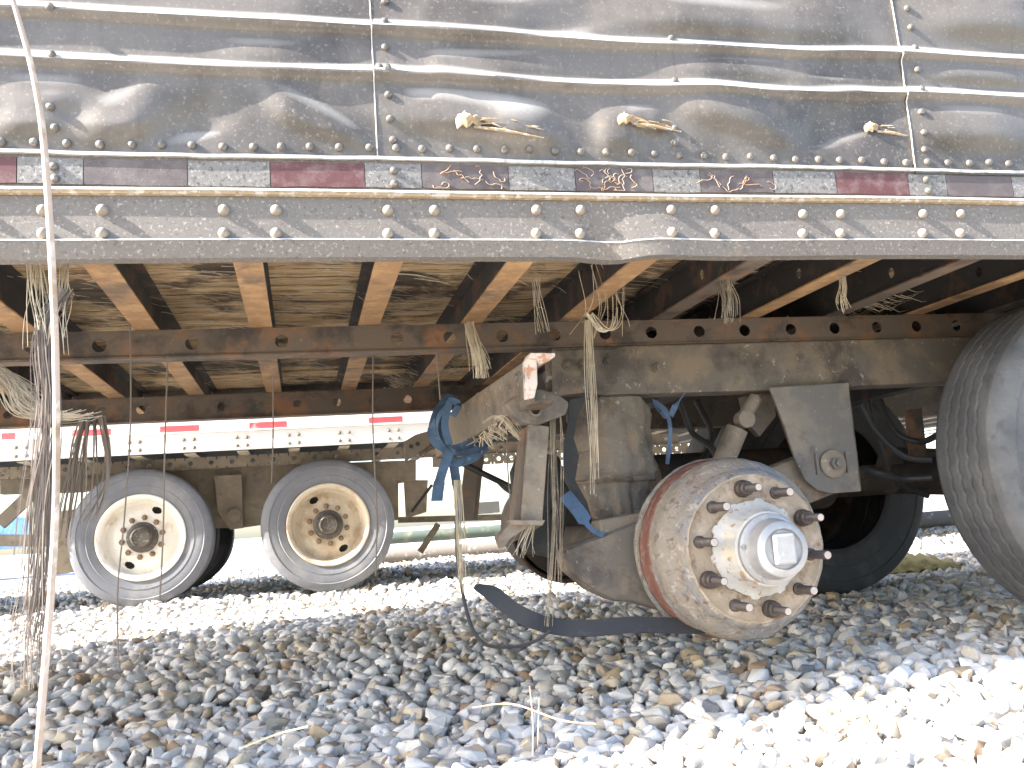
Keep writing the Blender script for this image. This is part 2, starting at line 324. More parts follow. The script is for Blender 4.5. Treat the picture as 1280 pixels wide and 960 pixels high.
def scatter(x0, x1, y0, y1, pitch, smin, smax, sig, layers=1, zlift=0.):
    xs, ys = np.meshgrid(np.arange(x0, x1, pitch), np.arange(y0, y1, pitch)); P = []
    for l in range(layers):
        x = xs.ravel()+rng.uniform(-.55, .55, xs.size)*pitch; y = ys.ravel()+rng.uniform(-.55, .55, xs.size)*pitch
        s = np.clip(pitch*1.28*np.exp(rng.normal(0, sig, x.size)), smin, smax)
        z = gz(x, y)-.018+s*.12+l*.010+rng.uniform(-.006, .006, x.size)+zlift
        P.append(np.stack([x, y, z, s], 1))
    P = np.concatenate(P); u, v, d = proj(P[:, :3])
    k = (d > .2) & (u > -420) & (u < 1700) & (v < 1350); return P[k]
def mesh_stones(P, protos, name, parent=None):
    V = []; Fc = []; base = 0; n = len(P); R3 = rotm(n, .38); pick = rng.integers(0, len(protos), n)
    for k, (v, f) in enumerate(protos):
        I = np.where(pick == k)[0]
        if not len(I): continue
        w_ = np.einsum('nij,vj->nvi', R3[I], v)*P[I, 3][:, None, None]+P[I, None, :3]
        V.append(w_.reshape(-1, 3)); Fc.append((f[None]+(np.arange(len(I))*len(v))[:, None, None]+base).reshape(-1, 3)); base += len(I)*len(v)
    V = np.concatenate(V); Fc = np.concatenate(Fc); me = bpy.data.meshes.new(name)
    me.vertices.add(len(V)); me.vertices.foreach_set('co', V.ravel())
    me.loops.add(Fc.size); me.loops.foreach_set('vertex_index', Fc.ravel().astype(np.int32))
    me.polygons.add(len(Fc)); me.polygons.foreach_set('loop_start', np.arange(0, Fc.size, 3, dtype=np.int32)); me.polygons.foreach_set('loop_total', np.full(len(Fc), 3, dtype=np.int32))
    me.update(calc_edges=True); me.materials.append(M_['stone'])
    o = bpy.data.objects.new(name, me); C.objects.link(o); o.parent = parent; return o
near = scatter(-2.2, 3.6, .7, 3.1, .045, .02, .10, .36, 2)
big = scatter(-2.2, 3.6, .8, 3.0, .15, .055, .10, .15, 1, .010); big[:, 3] = rng.uniform(.055, .092, len(big))
small = scatter(-2.2, 3.6, .7, 3.1, .026, .008, .022, .3, 1, .004); small[:, 3] = rng.uniform(.010, .020, len(small))
A1 = np.concatenate([near, big]); u, v, d = proj(A1[:, :3]); inf = (u > 0) & (u < 1280) & (v < 955) & (v > 600)
key = np.where(inf, A1[:, 3]/d, 0); order = np.argsort(-key); ind = order[:300]; rest = order[300:]
hp = []
for k, (v_, f_) in enumerate(HI):
    me = bpy.data.meshes.new('stone'); me.from_pydata(v_.tolist(), [], f_.tolist()); me.materials.append(M_['stone']); hp.append(me)
for n_, i in enumerate(ind):
    o = bpy.data.objects.new('stone', hp[n_ % len(hp)]); C.objects.link(o); o.parent = ground
    o.location = A1[i, :3]; o.scale = (A1[i, 3],)*3; o.rotation_euler = (random.gauss(0, .35), random.gauss(0, .35), random.uniform(0, 6.28))
g1 = mesh_stones(A1[rest], HI, 'gravel'); g1['kind'] = 'stuff'; g1['label'] = 'crushed limestone gravel heaped in the foreground'; g1['category'] = 'gravel'
mid = np.concatenate([small, scatter(-4, 7, 3.1, 6.4, .054, .02, .10, .38, 1), scatter(-4, 7, 3.1, 5.6, .05, .02, .09, .36, 1, .006)])
g2 = mesh_stones(mid, MI, 'gravel'); g2['kind'] = 'stuff'; g2['label'] = 'smaller gravel under and behind the scorched trailer'; g2['category'] = 'gravel'
farp = np.concatenate([scatter(-6.5, 10, 6.4, 13.5, .075, .03, .13, .35, 1)])
g3 = mesh_stones(farp, LO, 'gravel'); g3['kind'] = 'stuff'; g3['label'] = 'distant gravel around the white trailer wheels'; g3['category'] = 'gravel'
print('stones', len(A1), len(mid), len(farp))

# ------------------------------------------------------------------ wheels
def tyre_prof(R=.5, W=.27, r0=.295):
    pr = [(r0, 0.020), (r0+.012, .010), (r0+.03, .006), (r0+.06, 0.0), (r0+.075, -.003), (r0+.08, 0), (r0+.12, -.006), (r0+.14, -.004), (r0+.145, -.009), (r0+.16, -.006), (R-.022, .004), (R-.008, .014), (R-.001, .030)]
    return pr, W
def make_tyre(c, m, parent, fine=False, R=.5, W=.27):
    pr, W = tyre_prof(R, W); na = 110 if fine else 20; n = 240 if fine else 96
    P = [(r, a) for r, a in pr]+[(R, .03+(W-.06)*k/na) for k in range(1, na)]+[(r, W-a) for r, a in reversed(pr)]
    gr = [.075, .115, .155, .195]
    def rf(r, a, t):
        if r < R-.006: return 0
        z = 0
        for g in gr:
            dd = abs(a-g-.005*math.asin(math.sin(t*60))/1.57)
            z -= .006*max(0, 1-(dd/.0045)**2) if dd < .0045 else 0
        return z+.0015*math.sin(t*7+a*20)
    return MB().lathe(c, P, n, 'Y', 1, rf).build('tyre', m, parent, True)
def make_wheel(c, m, tm, parent, back=False, holes=((55, 1),), nuts=True, fine=False, hub='hubd', label=None, rot=0):
    """c = centre of the outer face plane; disc wheel with hand holes, tyre, hub and nuts"""
    c = Vector(c); prof = [(.300, .012), (.312, .002), (.305, -.004), (.298, -.004), (.285, .004), (.278, .016), (.272, .03), (.268, .06), (.262, .085), (.254, .095), (.249, .098)]+[(.245-.0055*i_, .0975-.0021*i_) for i_ in range(10)]+[(.19, .078), (.175, .074), (.165, .07), (.13, .07), (.112, .07)]
    n = 300; mb = MB(); vs = []; fs = []
    for r, a in prof:
        for k in range(n): t = 2*PI*k/n; vs.append(c+Vector((r*math.cos(t), a, r*math.sin(t))))
    for i in range(len(prof)-1):
        rm = (prof[i][0]+prof[i+1][0])/2
        for k in range(n):
            t = 2*PI*(k+.5)/n; skip = False
            for ha in holes:
                da = (t-math.radians(ha)+PI) % (2*PI)-PI
                if (da*.215/.036)**2+((rm-.215)/.024)**2 < 1 and rm < .245: skip = True
            if not skip: fs.append((i*n+k, i*n+(k+1) % n, (i+1)*n+(k+1) % n, (i+1)*n+k))
    mb.add(vs, fs)
    wh = mb.build('wheel', m, parent, True)
    if label: wh['label'] = label
    MB().lathe(c, [(.28, .26), (.28, .13), (.10, .13)], 48).build('rim_barrel', 'dark', wh)
    make_tyre(c, tm, wh, fine)
    MB().lathe(c, [(.112, .075), (.108, .045), (.10, .04), (.078, .038), (.074, -.01), (.066, -.022), (.060, -.024), (.058, -.018), (.001, -.018)], 40).build('hub', hub, wh, True)
    if nuts:
        for k in range(10):
            t = 2*PI*(k+.3)/10+rot
            MB().lathe(c+Vector((.143*math.cos(t), 0, .143*math.sin(t))), [(.022, .07), (.022, .062), (.017, .060), (.017, .045), (.010, .043), (.010, .034), (.001, .034)], 6).build('lug_nut', 'nut', wh)
    return wh

# ================================================================== scorched trailer
YW = 1.95; XL, XR = -2.65, 9.0; YF = 4.55
T = empty('burnt_trailer', (0, 3.25, 0), 'scorched box trailer with dented grey side and bare wheel hub, nearest the camera', 'trailer')
TZ = 1.247                                       # top of the tape band
def bump1(x, c, w_): t = (x-c)/w_; return np.exp(-t*t)
def sag(x):                                      # ribs dip where the wall has buckled
    return -.008*(1/(1+np.exp(-(x-.62)/.05)))+.008*(1/(1+np.exp(-(x-1.0)/.12)))-.003*np.sin(x*2.3)+.002*np.sin(x*9)
DENTS = []                                       # (u, v, half-width px, half-height px, depth m, tilt)
for d_ in [(150, 150, 55, 36, .012, .6), (375, 140, 34, 22, .008, -.5), (430, 165, 28, 18, .007, -.6), (330, 66, 60, 16, .006, 0),
           (600, 82, 115, 18, .008, .05), (590, 145, 90, 26, .012, -.1), (655, 165, 36, 30, .007, 0), (770, 170, 26, 38, .012, .2), (805, 148, 20, 14, .006, .1),
           (915, 135, 62, 30, .013, -.25), (930, 85, 80, 14, .006, 0), (880, 20, 90, 22, .010, 0), (620, 22, 120, 26, .010, 0), (300, 10, 100, 20, .006, 0),
           (60, 115, 60, 20, .006, 0), (40, 150, 40, 22, .007, .2), (1210, 160, 60, 24, .010, 0), (1220, 92, 60, 14, .007, 0), (1230, 20, 70, 28, .012, 0), (1060, 150, 50, 22, -.006, .3), (520, 90, 20, 30, -.004, 0), (1000, 30, 60, 24, .006, .1), (240, 150, 50, 26, -.005, .4),(700,25,50,20,-.006,.2),(1020,105,60,8,.004,0)]:
    p = at(d_[0], d_[1], YW); sx = (at(d_[0]+d_[2], d_[1], YW)-p).x; sz = (p-at(d_[0], d_[1]+d_[3], YW)).z
    DENTS.append((p.x, p.z, sx, sz, d_[4], d_[5]))
waves = [(rng.uniform(3, 16), rng.uniform(4, 20), rng.uniform(0, 6.28), rng.uniform(-1, 1)) for _ in range(14)]
def skin_y(x, z):
    s_ = sag(x); y = np.zeros_like(x)
    for zr in (1.446, 1.556, 1.82, 1.94):
        t = (z-zr-s_*(1.0 if zr < 1.6 else .5)); y -= .0165*np.exp(-(t/np.where(t > 0, .0140, .0095))**2)
    fl = np.clip((z-TZ-.012)/.05, 0, 1)
    for (px, pz, sx, sz, dp, ti) in DENTS:
        a = (x-px)/sx; b = (z-pz-ti*(x-px))/sz; r2 = (a*a)**1.5+(b*b)**1.6
        y -= 1.6*dp*np.exp(-r2*.9)*fl*(.9+.3*np.tanh(-b*1.2))
    for kx, kz, ph, k in waves: y += .0010*k*np.sin(kx*x+kz*z+ph)*fl
    return y
def dense(a, b, n): return np.linspace(a, b, n)
def skin_panel(x0, x1, lift, nm, label=None):
    nx = max(8, int((x1-x0)/.006)) if x0 < 4 else 20
    xs = dense(x0, x1, nx); zs = np.concatenate([dense(TZ-.01, 1.85, 125), dense(1.9, 4.0, 12)])
    X, Z = np.meshgrid(xs, zs); Y = YW+skin_y(X, Z)-lift
    n = len(xs); V = np.stack([X, Y, Z], -1).reshape(-1, 3)
    k = np.arange(len(V)).reshape(len(zs), n); Fq = np.stack([k[:-1, :-1], k[:-1, 1:], k[1:, 1:], k[1:, :-1]], -1).reshape(-1, 4)
    mb = MB(); mb.v = [tuple(p) for p in V]; mb.f = [tuple(q) for q in Fq]
    # returned edges give the sheet thickness
    for (col, dr) in ((0, 1), (n-1, -1)):
        e = [V[j*n+col] for j in range(len(zs))]; m_ = len(mb.v); mb.v += [(p[0], p[1]+.006, p[2]) for p in e]
        mb.f += [(j*n+col, (j+1)*n+col, m_+j+1, m_+j) for j in range(len(zs)-1)]
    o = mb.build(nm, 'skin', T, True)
    return o
xs_ = [XL, at(476, 60, YW).x, at(1134, 100, YW).x]
pitch4 = xs_[2]-xs_[1]
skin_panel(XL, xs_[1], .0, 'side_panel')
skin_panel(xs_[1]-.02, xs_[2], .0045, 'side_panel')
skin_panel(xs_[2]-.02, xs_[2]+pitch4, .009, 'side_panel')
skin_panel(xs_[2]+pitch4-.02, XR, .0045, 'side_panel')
# seams: bare folded edges
for xe, lf in ((xs_[1]-.02, .0045), (xs_[2]-.02, .009)):
    zz = np.linspace(TZ, 2.6, 120); P = [(xe, YW+float(skin_y(np.array([xe]), np.array([z]))[0])-lf-.0005, z) for z in zz]
    MB().tube(P, .0014, 5).build('panel_seam', 'edge', T)
# rear, roof, front, far wall (the box is closed)
MB().box(XL, XR, YF-.02, YF, 1.24, 4.0).build('far_side_panel', 'skirt', T)
MB().box(XL, XR, YW+.01, YF-.021, 3.97, 4.0).build('roof', 'skirt', T)
MB().box(XL-.03, XL-.002, YW, YF, 1.02, 4.0).build('rear_panel', 'skirt', T)
MB().box(XR+.002, XR+.03, YW, YF, 1.02, 4.0).build('front_panel', 'skirt', T)
# torn holes with curled metal
for (u, v, s_) in ((578, 158, 1.), (776, 154, .75), (1086, 160, .7)):
    p = at(u, v, YW); y0 = YW+float(skin_y(np.array([p.x]), np.array([p.z]))[0])-.007
    mb = MB()
    L_ = .135*s_
    # dark slit with a ragged bright lip
    top = [(p.x+.02+L_*t, p.z+.010*s_*(1-t)+.004*math.sin(t*9)-.012*t) for t in np.linspace(0, 1, 8)]
    bot = [(p.x+.02+L_*t, p.z-.014*s_*(1-t*.2)-.02*t*s_+.002*math.sin(t*14)) for t in np.linspace(1, 0, 8)]
    mb.plate(None, y0-.001, .0008, top+bot); mb.build('tear', 'wood' if s_ > .9 else 'rusto', T, label='splintered hole torn in the side sheet')
    mb = MB(); R1 = []
    for i, t in enumerate(np.linspace(0, 1, 7)):
        for j, q in enumerate(np.linspace(-1, 1, 5)):
            R1.append((p.x-.018*s_+.055*s_*t+.003*math.sin(j*5+i), y0-.004-.022*s_*math.sin(PI*min(1, t*1.1))*(1-q*q*.6), p.z+q*.019*s_*(1-.6*t)+.006*s_*math.sin(i*2+j)))
    mb.add(R1, [(i*5+j, i*5+j+1, (i+1)*5+j+1, (i+1)*5+j) for i in range(6) for j in range(4)])
    mb.add([(x, y+.0025, z) for x, y, z in R1], [(i*5+j, (i+1)*5+j, (i+1)*5+j+1, i*5+j+1) for i in range(6) for j in range(4)])
    mb.build('curled_flap', 'flap', T, True)
    mb = MB(); mb.tube([(p.x+.02, y0-.005, p.z-.014*s_), (p.x+.02+L_*.5, y0-.008, p.z-.022*s_), (p.x+.02+L_*1.2, y0-.004, p.z-.036*s_)], [.003, .004, .001], 6)
    for k in range(9):
        a = p.x+.02+random.uniform(0, L_); z = p.z+random.uniform(-.018, .008)
        mb.tube([(a, y0-.003, z), (a+random.uniform(.01, .04), y0-random.uniform(.004, .012), z-random.uniform(0, .012))], [.0022, .0006], 4)
    mb.build('splinter', 'ochre', T, kind='stuff')
# rivets
rv = proto(MB().lathe((0, 0, 0), [(.0095, 0), (.0092, -.004), (.0072, -.0078), (.0038, -.0095), (.0005, -.010)], 14), 'rivet', 'rivet')
def rivet(x, z, lift=0, s=1): place(rv, 'rivet', (x, YW+float(skin_y(np.array([x]), np.array([z]))[0])-lift+.0008, z), T, None, (s, 1, s))
x = at(-40, 190, YW).x
while x < 2.3:
    lf = .009 if x > xs_[2]-.02 else (.0045 if x > xs_[1]-.02 else 0)
    rivet(x+random.uniform(-.003, .003), 1.272+random.uniform(-.002, .002)+.004*math.sin(x*3), lf); x += .0615
for (u, v) in ((65, 14), (66, 71), (65, 137), (70, 162), (474, 88), (837, 51), (840, 105), (481, 4), (480, 31), (481, 61), (483, 90), (485, 121), (487, 151), (491, 176), (842, 162), (842, 180),
               (1131, 13), (1135, 37), (1139, 63), (1142, 91), (1145, 116), (1147, 143), (1150, 169), (1152, 189)):
    p = at(u, v, YW); rivet(p.x, p.z, .009 if u > 1120 else (.0045 if u > 477 else 0), .95)
# lip above the tape
def swept(prof, x0, x1, nx, dent):                # profile in (y,z) swept along X, displaced where the rail is buckled
    mb = MB(); xs = np.linspace(x0, x1, nx); n = len(prof)
    for x in xs:
        for k, (y, z) in enumerate(prof):
            dy, dz = dent(x, z); mb.v.append((x, y+dy, z+dz))
    mb.f = [(i*n+k, i*n+(k+1) % n, (i+1)*n+(k+1) % n, (i+1)*n+k) for i in range(nx-1) for k in range(n)]
    mb.f += [tuple(range(n)), tuple((nx-1)*n+k for k in range(n))]; return mb
def kink(x, z):
    c = at(775, 310, YW).x
    lo = np.clip((1.14-z)/.12, 0, 1)
    a = -.017*np.exp(-((x-c-.10)/.09)**2)*lo+.020*np.exp(-((x-c+.045)/.05)**2)*lo
    b = -.006*np.exp(-((x-c)/.04)**2)*lo
    return a+.0015*math.sin(x*7), b+.0012*math.sin(x*5+1)
def small(x, z): return .001*math.sin(x*11+z*30), .0015*math.sin(x*6.3)+.0006*math.sin(x*47)+.0005*math.sin(x*113)+.002*np.exp(-((x-.75)/.08)**2)
swept([(YW-.012, TZ-.004), (YW-.0125, TZ+.003), (YW-.004, TZ+.004), (YW+.004, TZ-.004)], XL, XR, 260, small).build('upper_lip', 'edge', T)
swept([(YW-.003, 1.165), (YW-.003, TZ-.0045), (YW+.02, TZ-.0045), (YW+.02, 1.165)], XL, XR, 120, small).build('tape_band', 'skirt', T)
swept([(YW-.0225, 1.156), (YW-.0225, 1.1655), (YW-.019, 1.169), (YW+.004, 1.1755), (YW+.004, 1.152)], XL, XR, 260, kink).build('ledge', 'ochre', T, label='ochre stained ledge under the tape')
swept([(YW-.0240, 1.1630), (YW-.0240, 1.1655), (YW-.0185, 1.1705), (YW-.0180, 1.168)], XL, XR, 200, kink).build('ledge_edge', 'edge', T)
swept([(YW-.012, 1.1535), (YW-.012, 1.060), (YW-.020, 1.057), (YW-.010, 1.021), (YW+.02, 1.019), (YW+.02, 1.023), (YW-.004, 1.026), (YW-.004, 1.1535)], XL, XR, 420, kink).build('bottom_rail', 'skirt', T, True)
swept([(YW-.0215, 1.0565), (YW-.0195, 1.0600), (YW-.012, 1.0610), (YW-.0135, 1.0570)], XL, XR, 300, kink).build('rail_crease', 'edge', T)
MB().box(XL, XR, YF-.03, YF-.001, 1.02, 1.239).build('far_bottom_rail', 'greys', T)
bt = proto(MB().lathe((0, 0, 0), [(.0125, 0), (.012, -.004), (.0095, -.0095), (.005, -.0135), (.0005, -.0145)], 16), 'bolt', 'bolt')
for u in (54, 128, 280, 345, 485, 543, 670, 725, 838, 893, 1003, 1050, 1152, 1199, 1290, 1330, -30, -100):
    for v in (263+(5 if u > 900 else 0), 292):
        p = at(u, v, YW-.012); dy, dz = kink(p.x, p.z)
        place(bt, 'bolt', (p.x, YW-.0125+dy, p.z), T)
# reflective tape
TB = [(-60, 'silver'), (0, 'redtape'), (22, 'silver'), (105, 'burnt'), (235, 'silver'), (338, 'redtape'), (456, 'silver'), (527, 'burnt'), (635, 'silver'), (718, 'burnt'),
      (815, 'silver'), (874, 'burnt'), (965, 'silver'), (1043, 'redtape'), (1133, 'silver'), (1180, 'burnt'), (1262, 'silver'), (1330, 'redtape'), (1400, 'silver')]
for (a, m_), (b, _) in zip(TB[:-1], TB[1:]):
    x0, x1 = at(a, 225, YW).x, at(b, 225, YW).x
    o = swept([(YW-.0062, 1.180), (YW-.0062, 1.236), (YW-.0035, 1.236), (YW-.0035, 1.180)], x0+.001, x1-.001, 8, small).build('tape_strip', m_, T)
    o['label'] = {'silver': 'charred silver tape strip', 'redtape': 'faded red tape strip', 'burnt': 'scorched blackened tape strip'}[m_]
for (u0, u1, nn) in ((530, 632, 11), (720, 812, 16), (878, 962, 9)):                # curled cracks standing off the scorched strips
    mb = MB()
    for k in range(nn):
        u = random.uniform(u0, u1); p = at(u, 225, YW); x = p.x; z = random.uniform(1.183, 1.233); P = [(x, YW-.0075, z)]
        hd_ = random.uniform(0, 6.28)
        for j in range(6):
            hd_ += random.gauss(0, .8); x += .009*math.cos(hd_); z += .007*math.sin(hd_)
            z = min(1.235, max(1.181, z)); P.append((x, YW-.0077, z))
        mb.tube(smoothline(P, 3), .0012, 4)
    mb.build('tape_crack', 'crack', T, kind='stuff')
for (u, v) in ((492, 215), (493, 235), (68, 210), (70, 228), (1155, 226), (1158, 240)):
    p = at(u, v, YW); place(rv, 'rivet', (p.x, YW-.0060, min(max(p.z, 1.19), 1.23)), T)

# floor underside: planks along the trailer, cross members below
ZC = 1.030
X0 = at(93, 323, YW).x+.031
ply = [1.985, 2.33, 2.66, 2.72, 3.05, 3.40, 3.73, 4.08, 4.50]
bays = list(range(-8, 28))
prevx = XL
for j in range(len(ply)-1):
    y0, y1 = ply[j], ply[j+1]; mb = MB(); xs = np.linspace(XL+.01, 2.0, 130); W_ = 10
    ysn = np.linspace(y0+.004+random.uniform(0, .01), y1-.003-random.uniform(0, .008), W_)
    sagp = random.uniform(-.004, .004); vs = []
    for x in xs:
        for k, y in enumerate(ysn):
            vs.append((x, y, 1.151+sagp+.004*math.sin(x*5+j)+.003*math.sin(y*70+x*2)*(.4+.6*math.sin(x*3+j))+random.uniform(-.0015, .0015)))
    n = W_; fs = [(i*n+k, i*n+k+1, (i+1)*n+k+1, (i+1)*n+k) for i in range(len(xs)-1) for k in range(n-1)]
    mb.add(vs, fs); o = mb.build('floor_board', 'wood', T, True)
    sd = o.modifiers.new('thick', 'SOLIDIFY'); sd.thickness = .018; sd.offset = 1
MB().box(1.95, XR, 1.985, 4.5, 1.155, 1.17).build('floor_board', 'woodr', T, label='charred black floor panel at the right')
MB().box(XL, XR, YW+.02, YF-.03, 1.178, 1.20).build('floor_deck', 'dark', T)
for k in bays:                                     # I-section cross members
    x = X0+.305*k
    if x < XL+.1 or x > XR-.1: continue
    right = x > 1.1
    y0, y1 = YW+.025, 4.51
    fl = MB().box(x-.031, x+.031, y0, y1, ZC, ZC+.005)
    f_ = fl.build('cross_member', 'rusto' if not right or k % 2 == 0 else 'rustb', T)
    hs = [(y, .016) for y in (2.12, 2.34, 2.95, 3.3)] if right else []
    wb = MB().holed(y0, y1, ZC+.0052, 1.138, 0, .005, hs, 12)
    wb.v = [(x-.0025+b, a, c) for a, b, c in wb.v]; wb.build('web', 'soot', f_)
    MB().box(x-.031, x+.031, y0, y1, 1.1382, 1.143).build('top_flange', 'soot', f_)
# ragged splinters hanging from the planks
mb = MB()
for k in range(1100):
    x = random.uniform(-1.6, 1.6); y = random.uniform(2.0, 4.3); l = random.uniform(.03, .16); dz = random.uniform(.002, .03)
    z = 1.147
    w_ = random.uniform(.0006, .002)
    mb.tube([(x, y, z), (x+l*.6, y+random.uniform(-.006, .006), z-dz*.4), (x+l, y+random.uniform(-.012, .012), z-dz)], [w_, w_, w_*.4], 3, False)
mb.build('wood_splinter', 'fibre', T, kind='stuff')
for (ua, va, n_, sp, ln) in ((505, 472, 90, .09, .16), (1075, 372, 60, .10, .22), (560, 440, 30, .05, .1)):   # torn fringes
    mb = MB(); c = atz(ua, va, 1.09)
    for k in range(n_):
        x = c.x+random.uniform(-sp, sp); y = c.y+random.uniform(-.1, .25); dx = random.uniform(.4, 1)*ln
        z = c.z+random.uniform(-.03, .03)
        mb.tube([(x, y, z), (x+dx*.5, y+.02, z-.02), (x+dx, y+.03, z+random.uniform(-.01, .03))], [.0016, .0012, .0005], 3, False)
    mb.build('plywood_fringe', 'fibre', T, kind='stuff')
# long slide rails with punched holes
YA = 2.655; YB = 3.89
def rail(Y, x0, x1, z0, z1, us, vv, hr, m_, flip=1):
    hs = [(at(u, vv, Y).x, hr) for u in us]
    o = MB().holed(x0, x1, z0, z1, Y, .006, hs, 20)
    r_ = o.build('slide_rail', m_, T, label='long rusty rail with a row of punched holes')
    MB().box(x0, x1, Y-.001, Y+.055, z1+.0005, z1+.006).build('rail_flange', m_, r_)
    MB().box(x0, x1, Y-.006, Y+.055, z0-.0065, z0-.0005).build('rail_flange', m_, r_)
    return r_
zA1 = ZC-.0075; zA0 = at(360, 441, YA).z
rail(YA, XL, XR, zA0, zA1, (-150, -50, 40, 124, 240, 352, 497, 562, 628, 694, 757, 815, 875, 932, 990, 1045, 1098, 1148, 1198, 1250), 422, .019, 'rustb')
zB1 = ZC-.0075; zB0 = at(360, 518, YB).z
rail(YB, XL, XR, zB0, zB1, (-100, 10, 68, 125, 176, 227, 277, 325, 372, 421, 466, 510, 556, 600, 650, 700), 508, .018, 'rustb')
for i, u in enumerate((352, 40)): pass
# suspension sub-frame under rail A
zs1 = zA0-.008; ys = 2.64
a0 = at(692, 440, ys); a1 = at(1210, 430, ys); lo1 = at(700, 496, ys).z; lo2 = at(1180, 478, ys).z
MB().plate(None, ys, .10, [(at(692, 450, ys).x, zs1), (XR-4, zs1), (XR-4, lo2+.01), (at(1165, 478, ys).x, lo2), (at(960, 487, ys).x, (lo1+lo2)/2-.004), (at(760, 496, ys).x, lo1), (at(692, 494, ys).x, lo1+.02)]).build('subframe_beam', 'greys', T, bevel=.006)
MB().box(at(692, 450, ys).x, XR-4, 3.85, 3.95, lo1, zs1).build('subframe_beam', 'greys', T, bevel=.006)
for xx in (at(692, 450, ys).x+.1, at(900, 480, ys).x, 2.3, 3.4):
    MB().box(xx-.04, xx+.04, ys+.101, 3.849, zs1-.12, zs1-.02).build('subframe_cross_beam', 'soot', T)
MB().plate([(690, 438), (770, 436), (772, 478), (738, 490), (690, 496)], ys-.008, .007).build('gusset_plate', 'greys', T, bevel=.002)
hb = proto(MB().lathe((0, 0, 0), [(.016, 0), (.016, -.006), (.010, -.007), (.010, -.016), (.001, -.017)], 6), 'bolt', 'greys')
for u, v in ((709, 457), (728, 456), (760, 452), (822, 460)):
    p = at(u, v, ys-.009); place(hb, 'bolt', p, T)
# hanger bracket with pivot bolt
hb_ = MB().plate([(962, 484), (1061, 478), (1068, 545), (1072, 570), (1074, 600), (1077, 614), (1040, 617), (1022, 613), (1007, 600), (995, 575), (980, 530)], 2.60, .012).build('hanger_bracket', 'plate', T, bevel=.003)
p = at(1040, 580, 2.60)
MB().plate([(1035, 482), (1061, 480), (1064, 530), (1060, 560), (1050, 540)], 2.62, .3).build('hanger_web', 'plate', T)
MB().plate([(962, 484), (1061, 478), (1077, 612), (1022, 613), (995, 575)], 2.76, .012).build('hanger_bracket', 'greys', T)
MB().lathe(p, [(.044, -.001), (.044, -.010), (.036, -.015), (.030, -.016), (.001, -.016)], 40).build('pivot_washer', 'tan', hb_, True)
MB().lathe(p, [(.020, -.015), (.020, -.032), (.012, -.034), (.012, -.046), (.001, -.047)], 6).build('pivot_bolt', 'plate', hb_)
for dx in (-.055, .05):
    MB().box(p.x+dx-.004, p.x+dx+.004, 2.59, 2.5995, p.z-.03, p.z+.035).build('weld_bead', 'plate', hb_)
# trailing arm from the pivot to the axle seat and air spring
AX = 1.10; AY = 2.03; AZ = .33
MB().tube([p+Vector((0, .02, 0)), p+Vector((0, .15, 0))], .05, 20).build('pivot_bush', 'tan', T, True)
pa = at(1010, 590, 2.68); pb = at(905, 590, 2.7); pc = Vector((AX-.02, 2.7, .36)); pd = at(770, 660, 2.72)
mb = MB(); mb.beam(pa+Vector((.05, 0, 0)), pc, .09, .15, (0, 0, 1)); mb.beam(pc+Vector((.03, 0, 0)), pd, .09, .13)
mb.build('trailing_arm', 'greys', T, bevel=.012)
# big shield-like arm end, left of the drum
YS = 2.5
MB().plate([(703, 690), (716, 683), (760, 667), (815, 645), (860, 660), (850, 770), (790, 753), (770, 752), (740, 738), (712, 714)], YS, .11).build('spring_seat', 'greys', T, bevel=.02)
MB().plate([(748, 650), (806, 640), (812, 664), (752, 676)], YS+.03, .08).build('seat_collar', 'tan', T, bevel=.008)
# air spring bag
ac = at(768, 570, 2.72); r_ = .118; zt = at(770, 493, 2.66).z; zbm = at(770, 600, 2.66).z; zb = at(770, 648, 2.66).z
def rw(r, a, t): return .006*math.sin(t*3+a*30)+.005*math.sin(t*7+a*9)+.003*math.sin(t*17+a*12)+.004*math.sin(a*70+math.sin(t*4)*2)+(.012*math.sin(t*2+1) if a < .2 else 0)*.5
H = zt-zb
bag = MB().lathe((ac.x, 2.76, zb), [(.06, 0), (.098, .004), (.106, .03), (.108, H*.18), (.112, H*.22), (.116, H*.29), (.119, H*.31), (.131, H*.33), (.141, H*.37), (.142, H*.41), (.138, H*.48), (.132, H*.52), (.129, H*.56), (.133, H*.60), (.134, H*.66), (.127, H*.72), (.126, H*.78), (.131, H*.84), (.130, H*.90), (.12, H*.97), (.10, H)], 72, 'Z', 1, rw)
bag.build('air_spring', 'tan', T, True, label='deflated dusty air spring bag')
MB().lathe((ac.x, 2.76, zb), [(.128, H*.29), (.134, H*.31), (.128, H*.33)], 48, 'Z', 1, rw).build('spring_bead', 'greys', T, True)
# torn black rubber skirt beside the bag
MB().plate([(712, 500), (735, 494), (722, 520), (717, 548), (724, 570), (719, 600), (734, 628), (740, 650), (726, 640), (706, 600), (704, 560), (710, 530)], 2.61, .006).build('torn_rubber', 'rubberd', T)
# shock absorber
q0, q1, q2 = at(945, 497, 2.68), at(924, 530, 2.68), at(898, 592, 2.70)
mb = MB(); mb.tube([q0, q1], .022, 16).tube([q1+(q2-q1)*.1, q2], .035, 20); mb.build('shock_absorber', 'tan', T, True)
MB().lathe(at(932, 524, 2.655), [(.028, .03), (.028, -.012), (.02, -.016), (.001, -.018)], 20).build('shock_eye', 'tan', T, True)
MB().plate([(928, 496), (966, 488), (970, 520), (950, 545), (935, 530)], 2.71, .03).build('shock_bracket', 'greys', T)
# axles
for ax, az in ((AX, AZ), (2.36, .5)):
    MB().tube([(ax, 2.50 if ax < 2 else 2.5, az), (ax, 4.35, az)], .065, 28).build('axle_tube', 'soot', T, True)
